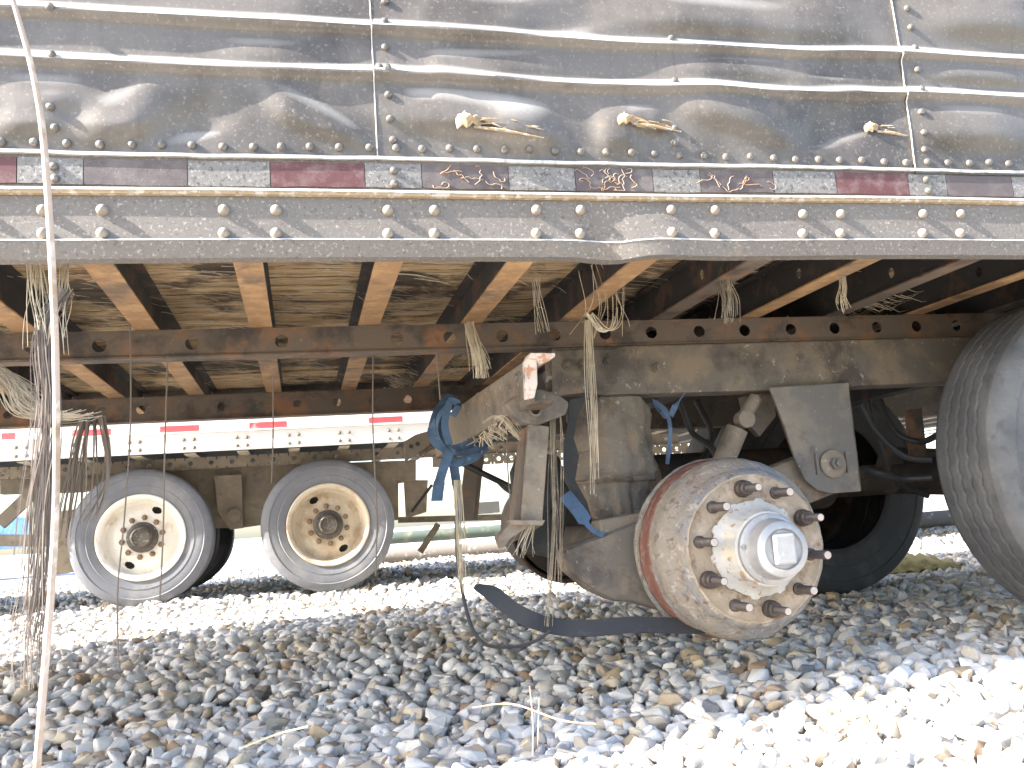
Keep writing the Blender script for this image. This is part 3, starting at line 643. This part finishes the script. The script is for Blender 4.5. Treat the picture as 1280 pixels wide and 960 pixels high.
# brake chamber, tanks, hoses deeper under the frame
MB().tube([at(1112, 588, 3.3), at(1192, 590, 3.3)], .095, 28).build('brake_chamber', 'soot', T, True)
MB().tube([(1.25, 3.2, .52), (1.95, 3.2, .52)], .12, 28).build('air_tank', 'soot', T, True)
MB().plate([(1135, 512), (1152, 510), (1160, 575), (1140, 570)], 2.9, .02).build('valve_bracket', 'rustb', T)
for P in ([(1075, 505, 2.8), (1095, 540, 2.8), (1130, 570, 2.75), (1165, 575, 2.7)], [(1100, 500, 2.9), (1120, 540, 2.85), (1150, 552, 2.8), (1170, 545, 2.7)],
          [(1085, 500, 3.0), (1100, 560, 3.0), (1120, 600, 3.0), (1160, 620, 3.0)], [(850, 498, 2.9), (865, 540, 2.9), (890, 560, 2.8), (900, 590, 2.8)],
          [(1078, 585, 2.8), (1100, 592, 2.75), (1130, 598, 2.75), (1165, 597, 2.7)], [(870, 500, 3.1), (890, 550, 3.1), (860, 600, 3.0)], [(560, 570, 3.2), (600, 590, 3.2), (640, 610, 3.2), (690, 640, 3.0)]):
    MB().tube(smoothline([at(*q) for q in P]), .011, 8).build('brake_hose', 'hose', T, True)
# far side wheels
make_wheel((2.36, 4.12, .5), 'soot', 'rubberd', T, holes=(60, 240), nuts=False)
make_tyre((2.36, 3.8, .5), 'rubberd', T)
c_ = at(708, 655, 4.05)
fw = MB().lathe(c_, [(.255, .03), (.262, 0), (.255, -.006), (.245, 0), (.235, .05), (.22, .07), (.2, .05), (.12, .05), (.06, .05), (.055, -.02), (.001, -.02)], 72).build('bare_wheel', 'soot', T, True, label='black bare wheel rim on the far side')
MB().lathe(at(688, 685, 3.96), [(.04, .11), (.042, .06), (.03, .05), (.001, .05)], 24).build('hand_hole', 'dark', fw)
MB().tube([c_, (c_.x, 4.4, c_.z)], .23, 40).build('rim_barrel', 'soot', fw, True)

# ---------------- bare hub and drum
DY = 2.03
c = Vector((1.042, DY, .333))
def drf(r, a, t): return .0012*math.sin(t*5+a*60)+.0008*math.sin(t*23+a*150)
D = MB().lathe(c, [(.150, .22), (.210, .22), (.2245, .216), (.2275, .208), (.2275, .200), (.2225, .196), (.2225, .185), (.225, .182), (.225, .176)], 120, 'Y', 1, drf).build('brake_drum', 'drum', T, True, label='rusty bare brake drum with wheel studs')
MB().lathe(c, [(.2238, .1765), (.2238, .160), (.2225, .157), (.2225, .142), (.2235, .139), (.2232, .120), (.2215, .117)], 120, 'Y', 1, drf).build('friction_band', 'drumr', D, True)
MB().lathe(c, [(.2215, .1168), (.219, .108), (.2185, .095), (.220, .088), (.218, .074), (.211, .058), (.200, .043), (.193, .037), (.190, .030), (.186, .016), (.180, .006), (.174, .001)], 120, 'Y', 1, drf).build('drum_shell', 'drum', D, True)
MB().lathe(c, [(.174, .0008), (.170, -.002), (.165, .001), (.150, .001), (.132, .0), (.110, .002)], 96, 'Y', 1, drf).build('drum_face', 'drumf', D, True)
def hrf(r, a, t): return (.006*(1 if math.sin(t*10) > .55 else 0) if a > -.01 and r > .10 else 0)+.0006*math.sin(t*31)
MB().lathe(c, [(.110, .003), (.112, -.002), (.112, -.008), (.106, -.012), (.098, -.018), (.091, -.032), (.087, -.05), (.085, -.066), (.079, -.069)], 140, 'Y', 1, hrf).build('hub', 'hubw', D, True, label='hub with flaking white paint')
MB().lathe(c, [(.080, -.0675), (.081, -.073), (.0805, -.082), (.076, -.086), (.070, -.088), (.0665, -.094), (.064, -.118), (.062, -.128), (.057, -.1325), (.046, -.134), (.044, -.130), (.042, -.1285), (.001, -.1285)], 96).build('hub_cap', 'alu', D, True, label='worn aluminium hub cap')
MB().box(c.x-.026, c.x+.026, DY-.143, DY-.1287, c.z-.034, c.z+.034).build('cap_boss', 'alu', D, bevel=.006)
for k in range(5):
    t = 2*PI*k/5+.5
    MB().lathe(c+Vector((.073*math.cos(t), 0, .073*math.sin(t))), [(.007, -.083), (.007, -.090), (.001, -.091)], 6).build('cap_screw', 'alu', D)
for k in range(10):
    t = 2*PI*k/10+math.radians(98); q = c+Vector((.1428*math.cos(t), 0, .1428*math.sin(t))); sl_ = k in (0, 3, 5, 8)
    ln = random.uniform(.066, .078); r0 = .0105; P = []
    a = -.001
    st = MB()
    if sl_: P += [(.0205, .001), (.021, -.010), (.019, -.014), (.0175, -.016), (.0172, -.030), (.014, -.034)]; a = -.034; ln = .082; r0 = .0095
    else:
        P += [(.0150, .001), (.0145, -.006), (r0, -.008)]; a = -.008
    while a > -ln:
        P += [(r0, a), (r0-.0011, a-.0011), (r0, a-.0022)]; a -= .0024
    P += [(r0*.85, a-.001)]
    s_ = st.lathe(q, P, 20).build('wheel_stud', 'stud', D, True)
    MB().lathe(q, [(r0*.85, a-.0012), (.001, a-.0016)], 16).build('stud_end', 'studend', D) if False else MB().lathe(q, [(r0*.84, a-.0013), (r0*.5, a-.0020), (.0005, a-.0018)], 16).build('stud_tip', 'studend', D)
MB().tube([(c.x, DY+.19, c.z), (c.x, DY+.24, c.z)], .20, 48).build('backing_plate', 'soot', D)

D_all = [D]+list(D.children)
K = 1.10
for o in D_all:                                   # set the hub at its true depth under the rail
    off_ = np.array([T.location.x, T.location.y, T.location.z]); n_ = len(o.data.vertices); a = np.empty(n_*3); o.data.vertices.foreach_get('co', a)
    a = a.reshape(-1, 3)+off_; a = (a-CC)*K+CC-off_; o.data.vertices.foreach_set('co', a.ravel()); o.data.update()

# right-hand mounted tyre
make_wheel((2.36, 2.17, .51), 'oldw', 'rubber', T, holes=(60, 240), fine=True, label='worn dusty outer tyre and wheel at the right')

# hanging cross channel, its ends, post and foot
ca = at(664, 476, 2.33); cb = at(545, 551, 3.15)
hd = (cb-ca).normalized()
ch_w = .012; hh = .1
k1 = MB().beam(ca, cb, .010, .115); k1.build('mudflap_channel', 'tan', T, bevel=.002)
MB().beam(ca+Vector((.03, 0, .058)), cb+Vector((.03, 0, .058)), .062, .007).build('channel_flange', 'tan', T)
MB().beam(ca+Vector((.03, 0, -.058)), cb+Vector((.03, 0, -.058)), .062, .007).build('channel_flange', 'rustb', T)
MB().plate([(655, 452), (660, 446), (671, 443), (672, 480), (668, 497), (657, 499)], 2.295, .02).build('channel_end_plate', 'paler', T, bevel=.002, label='pale rust-streaked end plate')
MB().plate([(660, 447), (663, 441), (694, 441), (694, 446), (676, 455), (672, 448)], 2.28, .055).build('channel_end_plate', 'paler', T, bevel=.002)
for u in (650, 681): place(hb, 'bolt', at(u, 471, 2.29), T, (0, 0, PI/2 if u > 660 else -PI/2))
MB().plate([(505, 552), (520, 543), (538, 538), (538, 556), (506, 578)], 3.35, .008).build('end_bracket', 'tan', T, bevel=.002)
for u in (514, 522): MB().lathe(at(u, 558-(u-514)*.4, 3.345), [(.008, 0), (.001, -.001)], 12).build('bolt_hole', 'dark', T)
MB().beam(at(520, 562, 3.4), at(560, 540, 3.4), .01, .06).build('bracket_strap', 'tan', T)
# drooping crust under the channel
mb = MB()
for k in range(70):
    t = random.random(); q = ca.lerp(cb, .2+t*.5)+Vector((random.uniform(-.01, .04), 0, -.06)); l = random.uniform(.01, .05)
    mb.tube([q, q+Vector((random.uniform(-.02, .02), 0, -l*.5)), q+Vector((random.uniform(-.03, .03), 0, -l))], [.003, .0025, .001], 4)
mb.build('frayed_crust', 'fibre', T, kind='stuff')
# tube bracket and drop post
pbk = MB().plate([(630, 505), (650, 490), (676, 486), (700, 494), (712, 503), (708, 518), (690, 525), (672, 531), (655, 529), (640, 518)], 2.42, .05).build('pivot_bracket', 'greys', T, bevel=.006)
MB().lathe(at(668, 513, 2.42), [(.019, .03), (.019, -.014), (.0125, -.015), (.0125, .03)], 24).build('pivot_tube', 'tan', pbk, True)
MB().lathe(at(668, 513, 2.415), [(.0124, .004), (.0005, .004)], 20).build('tube_bore', 'dark', pbk)
MB().plate([(661, 529), (687, 533), (678, 652), (652, 654)], 2.44, .02).build('drop_post', 'tan', T, bevel=.003)
MB().plate([(655, 536), (662, 530), (653, 654), (642, 650)], 2.46, .06).build('post_flange', 'rustb', T)
MB().plate([(640, 650), (682, 650), (678, 657), (640, 656)], 2.40, .07).build('foot_plate', 'tan', T, bevel=.002)
MB().plate([(622, 672), (640, 652), (668, 654), (640, 672), (628, 686)], 2.42, .05).build('foot_gusset', 'tan', T, bevel=.002)
MB().plate([(619, 672), (630, 684), (660, 668), (680, 655), (670, 654), (640, 664)], 2.50, .01).build('foot_bracket', 'greys', T)
MB().plate([(584, 560), (602, 553), (592, 650), (573, 652)], 3.2, .02).build('drop_post', 'rustb', T, label='red brown drop post behind the blue strap')
MB().plate([(602, 553), (607, 552), (597, 650), (592, 650)], 3.205, .08).build('post_flange', 'rustb', T)
MB().beam(at(690, 500, 2.6), at(560, 560, 3.4), .02, .05).build('rear_cross_brace', 'greys', T)
MB().plate([(640, 590), (652, 560), (700, 570), (715, 620), (700, 700), (655, 690), (645, 640)], 3.0, .05).build('torn_mud_guard', 'rubberd', T, bevel=.01)

# ================================================================== things hanging from the scorched trailer
def tag(o, label, cat, group=None, kind=None):
    o['label'] = label; o['category'] = cat
    if group: o['group'] = group
    if kind: o['kind'] = kind
    return o
def px(P): return [at(u, v, Y) for u, v, Y in P]
def join(mbs):
    m = MB()
    for b in mbs: m.add(b.v, b.f)
    return m
bs = [ribbon(smoothline(px([(566, 494, 2.9), (552, 512, 2.86), (545, 532, 2.84), (548, 548, 2.83), (560, 560, 2.83)])), .045, .003, (1, 0, .2)),
      ribbon(smoothline(px([(556, 505, 2.84), (541, 530, 2.8), (545, 552, 2.79), (566, 562, 2.79), (592, 554, 2.8), (618, 548, 2.85)])), .030, .003, (.5, 0, 1)),
      ribbon(smoothline(px([(570, 498, 2.78), (549, 520, 2.77), (550, 545, 2.76), (570, 566, 2.76), (600, 560, 2.78), (622, 545, 2.85)])), .018, .003, (0, .6, 1)),
      ribbon(smoothline(px([(562, 502, 2.75), (556, 530, 2.73), (562, 555, 2.73)])), .022, .003, (1, .2, .0)),
      ribbon(smoothline(px([(564, 560, 2.76), (556, 580, 2.75), (549, 604, 2.76), (546, 626, 2.78)])), [.030]*12+[.036]*7, .003, (1, .1, .25)),
      ribbon(smoothline(px([(608, 558, 2.8), (590, 572, 2.79), (570, 578, 2.78), (556, 572, 2.77)])), .030, .003, (.2, .1, 1)),
      ribbon(smoothline(px([(566, 575, 2.78), (570, 600, 2.8), (573, 630, 2.8), (570, 655, 2.8)])), [.030]*8+[.026]*6+[.012]*5, .003, (1, .3, 0)),
      ribbon(smoothline(px([(560, 500, 2.76), (573, 505, 2.75), (566, 520, 2.74)])), .02, .003, (0, .2, 1))]
tag(join(bs).build('blue_strap', 'blue', None, True), 'faded blue webbing strap knotted round the hanging channel', 'strap')
tag(join([ribbon(smoothline(px([(819, 503, 2.55), (833, 516, 2.54), (838, 540, 2.54), (834, 580, 2.54)])), [.02]*7+[.012]*12, .003, (1, .2, 0)),
          ribbon(smoothline(px([(856, 492, 2.56), (845, 506, 2.55), (838, 520, 2.55)])), .018, .003, (1, 0, 1)),
          ribbon(smoothline(px([(836, 520, 2.56), (826, 516, 2.57), (818, 500, 2.6)])), .02, .003, (1, 0, -1))]).build('blue_strap', 'blue', None, True),
    'short blue strap caught between air spring and shock absorber', 'strap')
tag(join([ribbon(smoothline(px([(706, 618, 2.58), (724, 640, 2.56), (738, 660, 2.53), (755, 670, 2.5)])), [.04]*10+[.015]*9, .003, (.9, 0, .6))]).build('blue_strap', 'blue', None, True),
    'pale blue strap end poking out under the air spring', 'strap')
BP = [(593, 733, 2.62), (615, 742, 2.60), (640, 762, 2.56), (668, 776, 2.52), (700, 784, 2.50), (740, 785, 2.46), (790, 781, 2.42), (845, 782, 2.38), (880, 783, 2.36)]
P = smoothline(px(BP)); n = len(P)
tag(ribbon(P, [.012+.035*min(1, i/6) for i in range(n)], .004, [(-.1+.2*i/n, .45, 1-.5*i/n) for i in range(n)]).build('black_strap', 'black', None, True), 'flat black webbing strap looping down onto the gravel by the drum', 'strap')
tag(join([MB().tube(smoothline(px([(570, 655, 2.66), (572, 700, 2.64), (578, 740, 2.62), (588, 780, 2.58), (600, 800, 2.55), (615, 808, 2.52), (645, 808, 2.5), (672, 800, 2.48), (688, 788, 2.47)])), .005, 6)]).build('cord', 'hose', None, True),
    'thin black cord looping to the gravel below the blue strap', 'cord')
def strands(P, n_, spread, r, mat_, label, cat='frayed strands', wob=.01, name='frayed_fibre', taper=False):
    mb = MB(); base = [Vector(p) for p in P]
    for k in range(n_):
        ox, oy = random.gauss(0, spread), random.gauss(0, spread); ph = random.uniform(0, 6); cut = random.uniform(.6, 1)**.5; fq = random.uniform(.12, .35); w2 = random.uniform(.2, 1.1)
        Q = smoothline(base, 5); Q = Q[:max(3, int(len(Q)*cut))]; m = len(Q)
        Q = [q+Vector((ox*(.3+.9*i/m)+wob*w2*math.sin(ph+i*fq), oy+wob*w2*math.cos(ph*2+i*fq*.7), 0)) for i, q in enumerate(Q)]
        mb.tube(Q, [r*(1-.5*i/m) for i in range(m)], 3, False)
    return tag(mb.build(name, mat_), label, cat)
strands(px([(85, 365, 2.02), (62, 400, 2.02), (58, 440, 2.0), (62, 500, 2.0), (60, 560, 2.0), (54, 640, 2.0), (48, 740, 2.0), (40, 800, 2.0), (40, 870, 2.0)]), 75, .013, .0014, 'wire', 'long dark frayed bundle hanging beside the bleached cane')
strands(px([(44, 330, 2.04), (47, 370, 2.02), (50, 400, 2.0), (53, 440, 2.0)]), 16, .014, .0014, 'fibre', 'pale frayed tuft under the rail end at far left')
strands(px([(80, 330, 2.04), (78, 365, 2.02), (72, 400, 2.0), (69, 450, 2.0)]), 12, .012, .0014, 'fibre', 'pale fibre tuft right of the cane under the rail')
strands(px([(-20, 455, 2.3), (15, 480, 2.25), (40, 515, 2.2), (75, 522, 2.2), (100, 515, 2.2)]), 70, .03, .0014, 'fibre', 'broad mat of pale fibres below the left slide rail', wob=.02)
strands(px([(108, 520, 2.6), (102, 560, 2.58), (96, 620, 2.57), (90, 680, 2.57)]), 22, .02, .0030, 'wire', 'bunch of dark wires hanging left of the white trailer wheel', 'wires')
strands(px([(128, 520, 2.6), (135, 570, 2.58), (128, 620, 2.57), (112, 655, 2.57)]), 8, .008, .0032, 'wire', 'black wire bundle hanging across the leftmost wheel', 'wires')
strands(px([(586, 405, 2.55), (592, 425, 2.52), (600, 450, 2.5), (604, 476, 2.5)]), 70, .011, .0015, 'fibre', 'straw coloured fibre tuft hanging over the slide rail')
strands(px([(741, 330, 2.3), (752, 375, 2.3), (748, 400, 2.3), (740, 425, 2.3)]), 7, .03, .0012, 'fibre', 'loose pale fibre loops hanging over the subframe')
strands(px([(735, 392, 2.3), (748, 410, 2.3), (762, 412, 2.3), (772, 395, 2.3), (772, 330, 2.3)]), 10, .012, .0016, 'fibre', 'pale looped cord dangling above the air spring')
strands(px([(735, 400, 2.4), (738, 470, 2.4), (742, 540, 2.4), (745, 630, 2.4)]), 14, .006, .0015, 'fibre', 'long pale fibres hanging in front of the air spring')
strands(px([(912, 322, 2.2), (906, 350, 2.2), (912, 375, 2.2), (910, 408, 2.2)]), 46, .010, .0016, 'fibred', 'grey matted fibre clump hanging left of the hanger bracket')
strands(px([(1050, 322, 2.2), (1055, 355, 2.2), (1052, 375, 2.2), (1057, 392, 2.2)]), 18, .006, .0014, 'fibre', 'tan fibre wisp hanging above the hanger bracket')
strands(px([(670, 350, 2.4), (674, 385, 2.4), (680, 420, 2.4)]), 9, .012, .0010, 'fibre', 'fine fibre wisp above the channel end')
strands(px([(692, 520, 2.45), (694, 600, 2.45), (696, 680, 2.45), (690, 800, 2.45)]), 16, .012, .0016, 'fibred', 'sooty strands hanging right of the drop post')
strands(px([(572, 600, 2.6), (575, 660, 2.6), (578, 720, 2.6), (580, 745, 2.6)]), 22, .008, .0012, 'fibre', 'pale strands tangled below the blue strap tail')
strands(px([(665, 655, 2.45), (655, 680, 2.45), (650, 700, 2.45)]), 14, .02, .0010, 'fibre', 'short fibre fringe under the drop post foot')
strands(px([(668, 560, 2.5), (650, 545, 2.5), (628, 520, 2.5), (610, 530, 2.5)]), 16, .02, .0012, 'fibre', 'curled fibres tangled under the channel')
for i, (P, lb) in enumerate([([(163, 400, 2.6), (162, 520, 2.58), (155, 640, 2.56), (148, 740, 2.55), (150, 835, 2.53)], 'thin brown wire hanging left across the leftmost wheel'),
            ([(210, 445, 2.6), (206, 560, 2.58), (204, 660, 2.56), (200, 750, 2.55)], 'thin brown wire hanging across the right part of the leftmost wheel'),
            ([(342, 470, 2.8), (341, 540, 2.8), (338, 604, 2.8)], 'thin wire hanging between the two white trailer wheels'),
            ([(465, 440, 2.7), (466, 540, 2.7), (470, 640, 2.7), (468, 720, 2.7)], 'thin wire hanging across the second wheel'),
            ([(547, 440, 2.6), (550, 500, 2.6)], 'short wire hanging beside the blue strap'),
            ([(633, 520, 2.6), (636, 580, 2.6), (640, 640, 2.6), (634, 655, 2.6)], 'thin wire hanging left of the drop post')]):
    tag(MB().tube(smoothline([q+Vector((random.uniform(-.004, .004), 0, 0)) for q in px(P)], 8), .0022, 5).build('hanging_wire', 'wire', None, True), lb, 'wire', 'thin wires hanging from the trailer')
# bleached cane leaning in front of everything
P = smoothline(px([(8, -25, 1.02), (22, 20, 1.02), (42, 95, 1.03), (55, 180, 1.04), (65, 330, 1.05), (70, 470, 1.06), (70, 620, 1.07), (64, 740, 1.07), (55, 850, 1.07), (46, 962, 1.07), (44, 985, 1.07)]), 6)
tag(MB().tube(P, [.0024+.0014*min(1, i/20) for i in range(len(P))], 10).build('bleached_cane', 'cane', None, True), 'long pale bleached cane leaning up past the trailer at far left', 'cane')

# ================================================================== white trailer behind
YV = 7.05; W = empty('white_trailer', (0, 8.3, 0), 'long white box trailer on cream steel wheels behind the scorched one', 'trailer')
zb_ = at(300, 562, YV).z; zk = at(300, 539, YV).z; WX0, WX1 = -9.0, 7.0
MB().box(WX0, WX1, YV+.012, YV+2.55, zk+.004, 3.95).build('box_body', 'white', W)
MB().box(WX0, WX1, YV-.008, YV+.03, zb_, zk-.001).build('bottom_rail', 'white', W, bevel=.004)
MB().box(WX0, WX1, YV-.022, YV+.03, zk, zk+.012).build('rail_lip', 'white', W)
xs0 = at(302, 535, YV).x
tp = [(-60, 'wsil'), (0, 'wred'), (20, 'wsil'), (88, 'wred'), (140, 'wsil'), (198, 'wred'), (250, 'wsil'), (310, 'wred'), (360, 'wsil'), (460, 'wred'), (505, 'wsil'), (640, 'wred'), (690, 'wsil'), (720, 'wred')]
for (a, m_), (b, _) in zip(tp[:-1], tp[1:]):
    x0, x1 = at(a, 530, YV).x, at(b, 530, YV).x
    o = MB().box(x0+.01, x1-.01, YV+.004, YV+.0115, at(340, 536, YV).z, at(340, 527, YV).z).build('tape_strip', m_, W); o['label'] = 'red tape strip' if m_ == 'wred' else 'white tape strip'
mb = MB(); cr = MB()
for k in range(-24, 22):
    x = xs0+.305*k*1.22
    for dx in (-.035, .035):
        for dz in (.03, .09): mb.lathe((x+dx, YV-.008, zb_+dz), [(.014, 0), (.012, -.010), (.001, -.014)], 8)
mb.build('bolt_row', 'wund', W, kind='stuff')
for k in range(-24, 22):
    x = xs0+.305*k*1.22
    MB().box(x-.04, x+.04, YV+.032, YV+2.5, zb_-.012, zb_-.006).build('cross_member', 'wbeam', W)
MB().box(WX0, WX1, YV+.035, YV+2.5, zb_+.05, zb_+.06).build('floor', 'dark', W)
zr1 = at(300, 576, YV+.35).z; zr0 = at(300, 588, YV+.35).z
MB().holed(WX0, at(850, 570, YV+.35).x, zb_-.10, zb_-.0125, YV+.35, .01, [(at(u, 580, YV+.35).x, .018) for u in range(-100, 850, 26)], 10).build('slide_rail', 'wund', W)
MB().holed(at(540, 570, YV+.35).x, at(860, 570, YV+.35).x, zb_-.19, zb_-.105, YV+.33, .01, [(at(u, 580, YV+.33).x, .018) for u in range(560, 850, 16)], 10).build('slide_rail', 'wund', W)
MB().plate([(0, 600), (60, 597), (100, 590), (520, 575), (520, 600), (498, 604), (498, 650), (480, 650), (440, 640), (300, 660), (290, 660), (250, 660), (200, 600), (100, 615), (0, 618)], YV+.5, .1).build('bogie_frame', 'wund', W)
MB().plate([(268, 595), (302, 593), (304, 660), (288, 662), (272, 640)], YV+.42, .05).build('hanger_bracket', 'wund', W)
MB().lathe(at(293, 644, YV+.41), [(.05, 0), (.05, -.02), (.001, -.03)], 20).build('pivot_bolt', 'wund', W)
MB().plate([(505, 600), (535, 600), (533, 640), (508, 648)], YV+.55, .04).build('valve_box', 'wund', W)
wheelX = [(-1.13, 7.2), (.2, 7.2)]
make_wheel((-1.14, 7.18, .5), 'creamw', 'rubberw', W, holes=(62, 245), label='left wheel with clean cream disc and dark hub')
make_wheel((.195, 7.18, .5), 'oldw', 'rubberw', W, holes=(118, 300), label='right wheel with tan dusty disc', rot=.2)
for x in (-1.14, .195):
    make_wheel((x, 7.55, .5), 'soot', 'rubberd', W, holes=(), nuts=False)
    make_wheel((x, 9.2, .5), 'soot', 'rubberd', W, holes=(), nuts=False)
    MB().tube([(x, 7.4, .5), (x, 9.3, .5)], .07, 16).build('axle_tube', 'wund', W)
for (a, b_) in (((0, 672), (95, 668)),):
    p0, p1 = at(a[0]-80, a[1]+3, YV+.3), at(b_[0], b_[1]+8, YV+.3)
    MB().beam(p0, p1, .06, .085).build('bumper_bar', 'wund', W, bevel=.005)
MB().plate([(42, 610), (60, 605), (64, 668), (44, 670)], YV+.3, .03).build('bumper_upright', 'wund', W)
MB().beam(at(0, 655, YV+.35), at(45, 612, YV+.35), .04, .09).build('bumper_brace', 'wund', W)
tag(MB().plate([(68, 640), (96, 636), (94, 715), (60, 720)], YV+.25, .012).build('mud_flap', 'rag', W), 'mesh mud flap hanging left of the wheels', 'mud flap')
for k_ in ('label', 'category'):
    for o in W.children:
        if o.name.startswith('mud_flap') and 'category' in o: del o['category']
for u in (505, 535, 600):
    pass
MB().beam(at(498, 650, YV+.9), at(640, 646, YV+.9), .06, .05).build('lower_bar', 'wund', W)
MB().beam(at(525, 690, YV+.8), at(548, 655, YV+.8), .03, .05).build('stay', 'wund', W)
MB().tube(smoothline(px([(515, 640, 7.6), (530, 620, 7.6), (540, 606, 7.6)])), .012, 8).build('air_line', 'hose', W)
MB().tube(smoothline(px([(595, 590, 7.6), (615, 596, 7.6), (632, 612, 7.6), (650, 622, 7.6)])), .014, 8).build('air_line', 'hose', W)
MB().box(at(588, 640, 8.6).x, at(625, 640, 8.6).x, 8.6, 9.0, at(600, 642, 8.6).z, at(600, 628, 8.6).z).build('storage_box', 'bluew', W, bevel=.01)

# ================================================================== farther back
for (y, z, r, lb, u0, u1) in ((12.0, .20, .055, 'upper dark green pipe lying across the yard behind the wheels', 490, 640), (11.2, .06, .06, 'lower dark green pipe lying on the gravel behind the wheels', 490, 630)):
    pass
tag(MB().tube([(1.0, 13.2, .30), (4.2, 13.0, .30)], .085, 14).build('long_pipe', 'pipe', None, True), 'farther dark green pipe resting across the yard behind the wheels', 'pipe')
tag(MB().tube([(.9, 11.9, .09), (3.8, 11.7, .09)], .085, 14).build('long_pipe', 'log', None, True), 'nearer greyish pipe lying on gravel behind the wheels', 'pipe')
lp0, lp1 = atz(1085, 676, .12), atz(1185, 664, .12)
tag(MB().tube([Vector((lp0.x-1.5, 9.0, .10)), Vector((lp1.x+3.0, 9.2, .12))], [.10, .09], 14).build('grey_log', 'log', None, True), 'grey weathered log lying beyond the right axle', 'log')
q = atz(1128, 712, .02); mb = MB()
g = 14; vs = []
for i in range(g):
    for j in range(8):
        a = i/(g-1)*2-1; b = j/7*2-1
        vs.append((q.x+a*.28, q.y+b*.16, .03+.075*(1-a*a*.8)*(1-b*b)+.012*math.sin(i*3+j*2)))
mb.add(vs, [(i*8+j, i*8+j+1, (i+1)*8+j+1, (i+1)*8+j) for i in range(g-1) for j in range(7)])
o = mb.build('straw_sack', 'straw', None, True); o.modifiers.new('t', 'SOLIDIFY').thickness = .02
tag(o, 'yellow straw coloured sacking lying in sunlight behind the drum', 'sack')
bv = empty('blue_pickup', (-7.2, 19, 0), 'small blue and white vehicle parked far off at the left edge', 'vehicle')
MB().box(-9.4, -5.2, 18.2, 19.9, .55, 1.15).build('body', 'bluev', bv, bevel=.08)
MB().box(-8.2, -6.6, 18.3, 19.8, 1.15, 1.75).build('cab', 'bluew', bv, bevel=.1)
for x in (-8.5, -6.0): MB().tube([(x, 18.15, .38), (x, 18.45, .38)], .38, 28).build('wheel', 'rubberd', bv)

# twigs and straw in the foreground
def twig(P, r, lb, m_='twig', nm='dry_twig'): tag(MB().tube(smoothline(P, 5), r, 5).build(nm, m_, None, True), lb, 'twig')
twig([atz(666, 945, .02), at(666, 900, 1.75), at(662, 858, 1.75)], .0016, 'taller upright reddish twig growing from gravel at the bottom')
twig([atz(672, 942, .02), at(673, 905, 1.76), at(674, 872, 1.76)], .0014, 'shorter reddish twig beside the taller one')
twig([atz(300, 935, .05), atz(345, 918, .055), atz(385, 908, .06)], .0022, 'pale dry straw lying on stones at lower left', 'grass')
twig([atz(590, 885, .05), atz(640, 880, .055), atz(700, 900, .05), atz(745, 905, .045)], .0020, 'dark bent twig lying across stones at bottom centre')
twig([atz(860, 895, .06), atz(895, 905, .065), atz(905, 912, .05)], .0020, 'pale forked straw at the shadow edge', 'grass')
twig([atz(560, 795, .05), atz(600, 798, .05)], .002, 'thin twig beside the cord loop', 'twig')
twig([at(742, 720, 4.0)-Vector((0, 0, .0)), atz(395, 760, .03), atz(430, 748, .03)][1:], .004, 'dry stick lying in the sunny gravel strip', 'grass')
tf = MB()
for (u, v, hgt) in ((470, 722, .22), (655, 700, .12), (1062, 905, .03)):
    b = atz(u, v, .01)
    for k in range(9):
        tf.tube([b+Vector((random.gauss(0, .02), random.gauss(0, .02), 0)), b+Vector((random.gauss(0, .03), 0, hgt*.5)), b+Vector((random.gauss(0, .06), 0, hgt*random.uniform(.5, 1)))], [.003, .002, .001], 3, False)
tag(tf.build('dry_grass', 'grass'), 'dry grass tufts growing through the gravel', 'grass', kind='stuff')
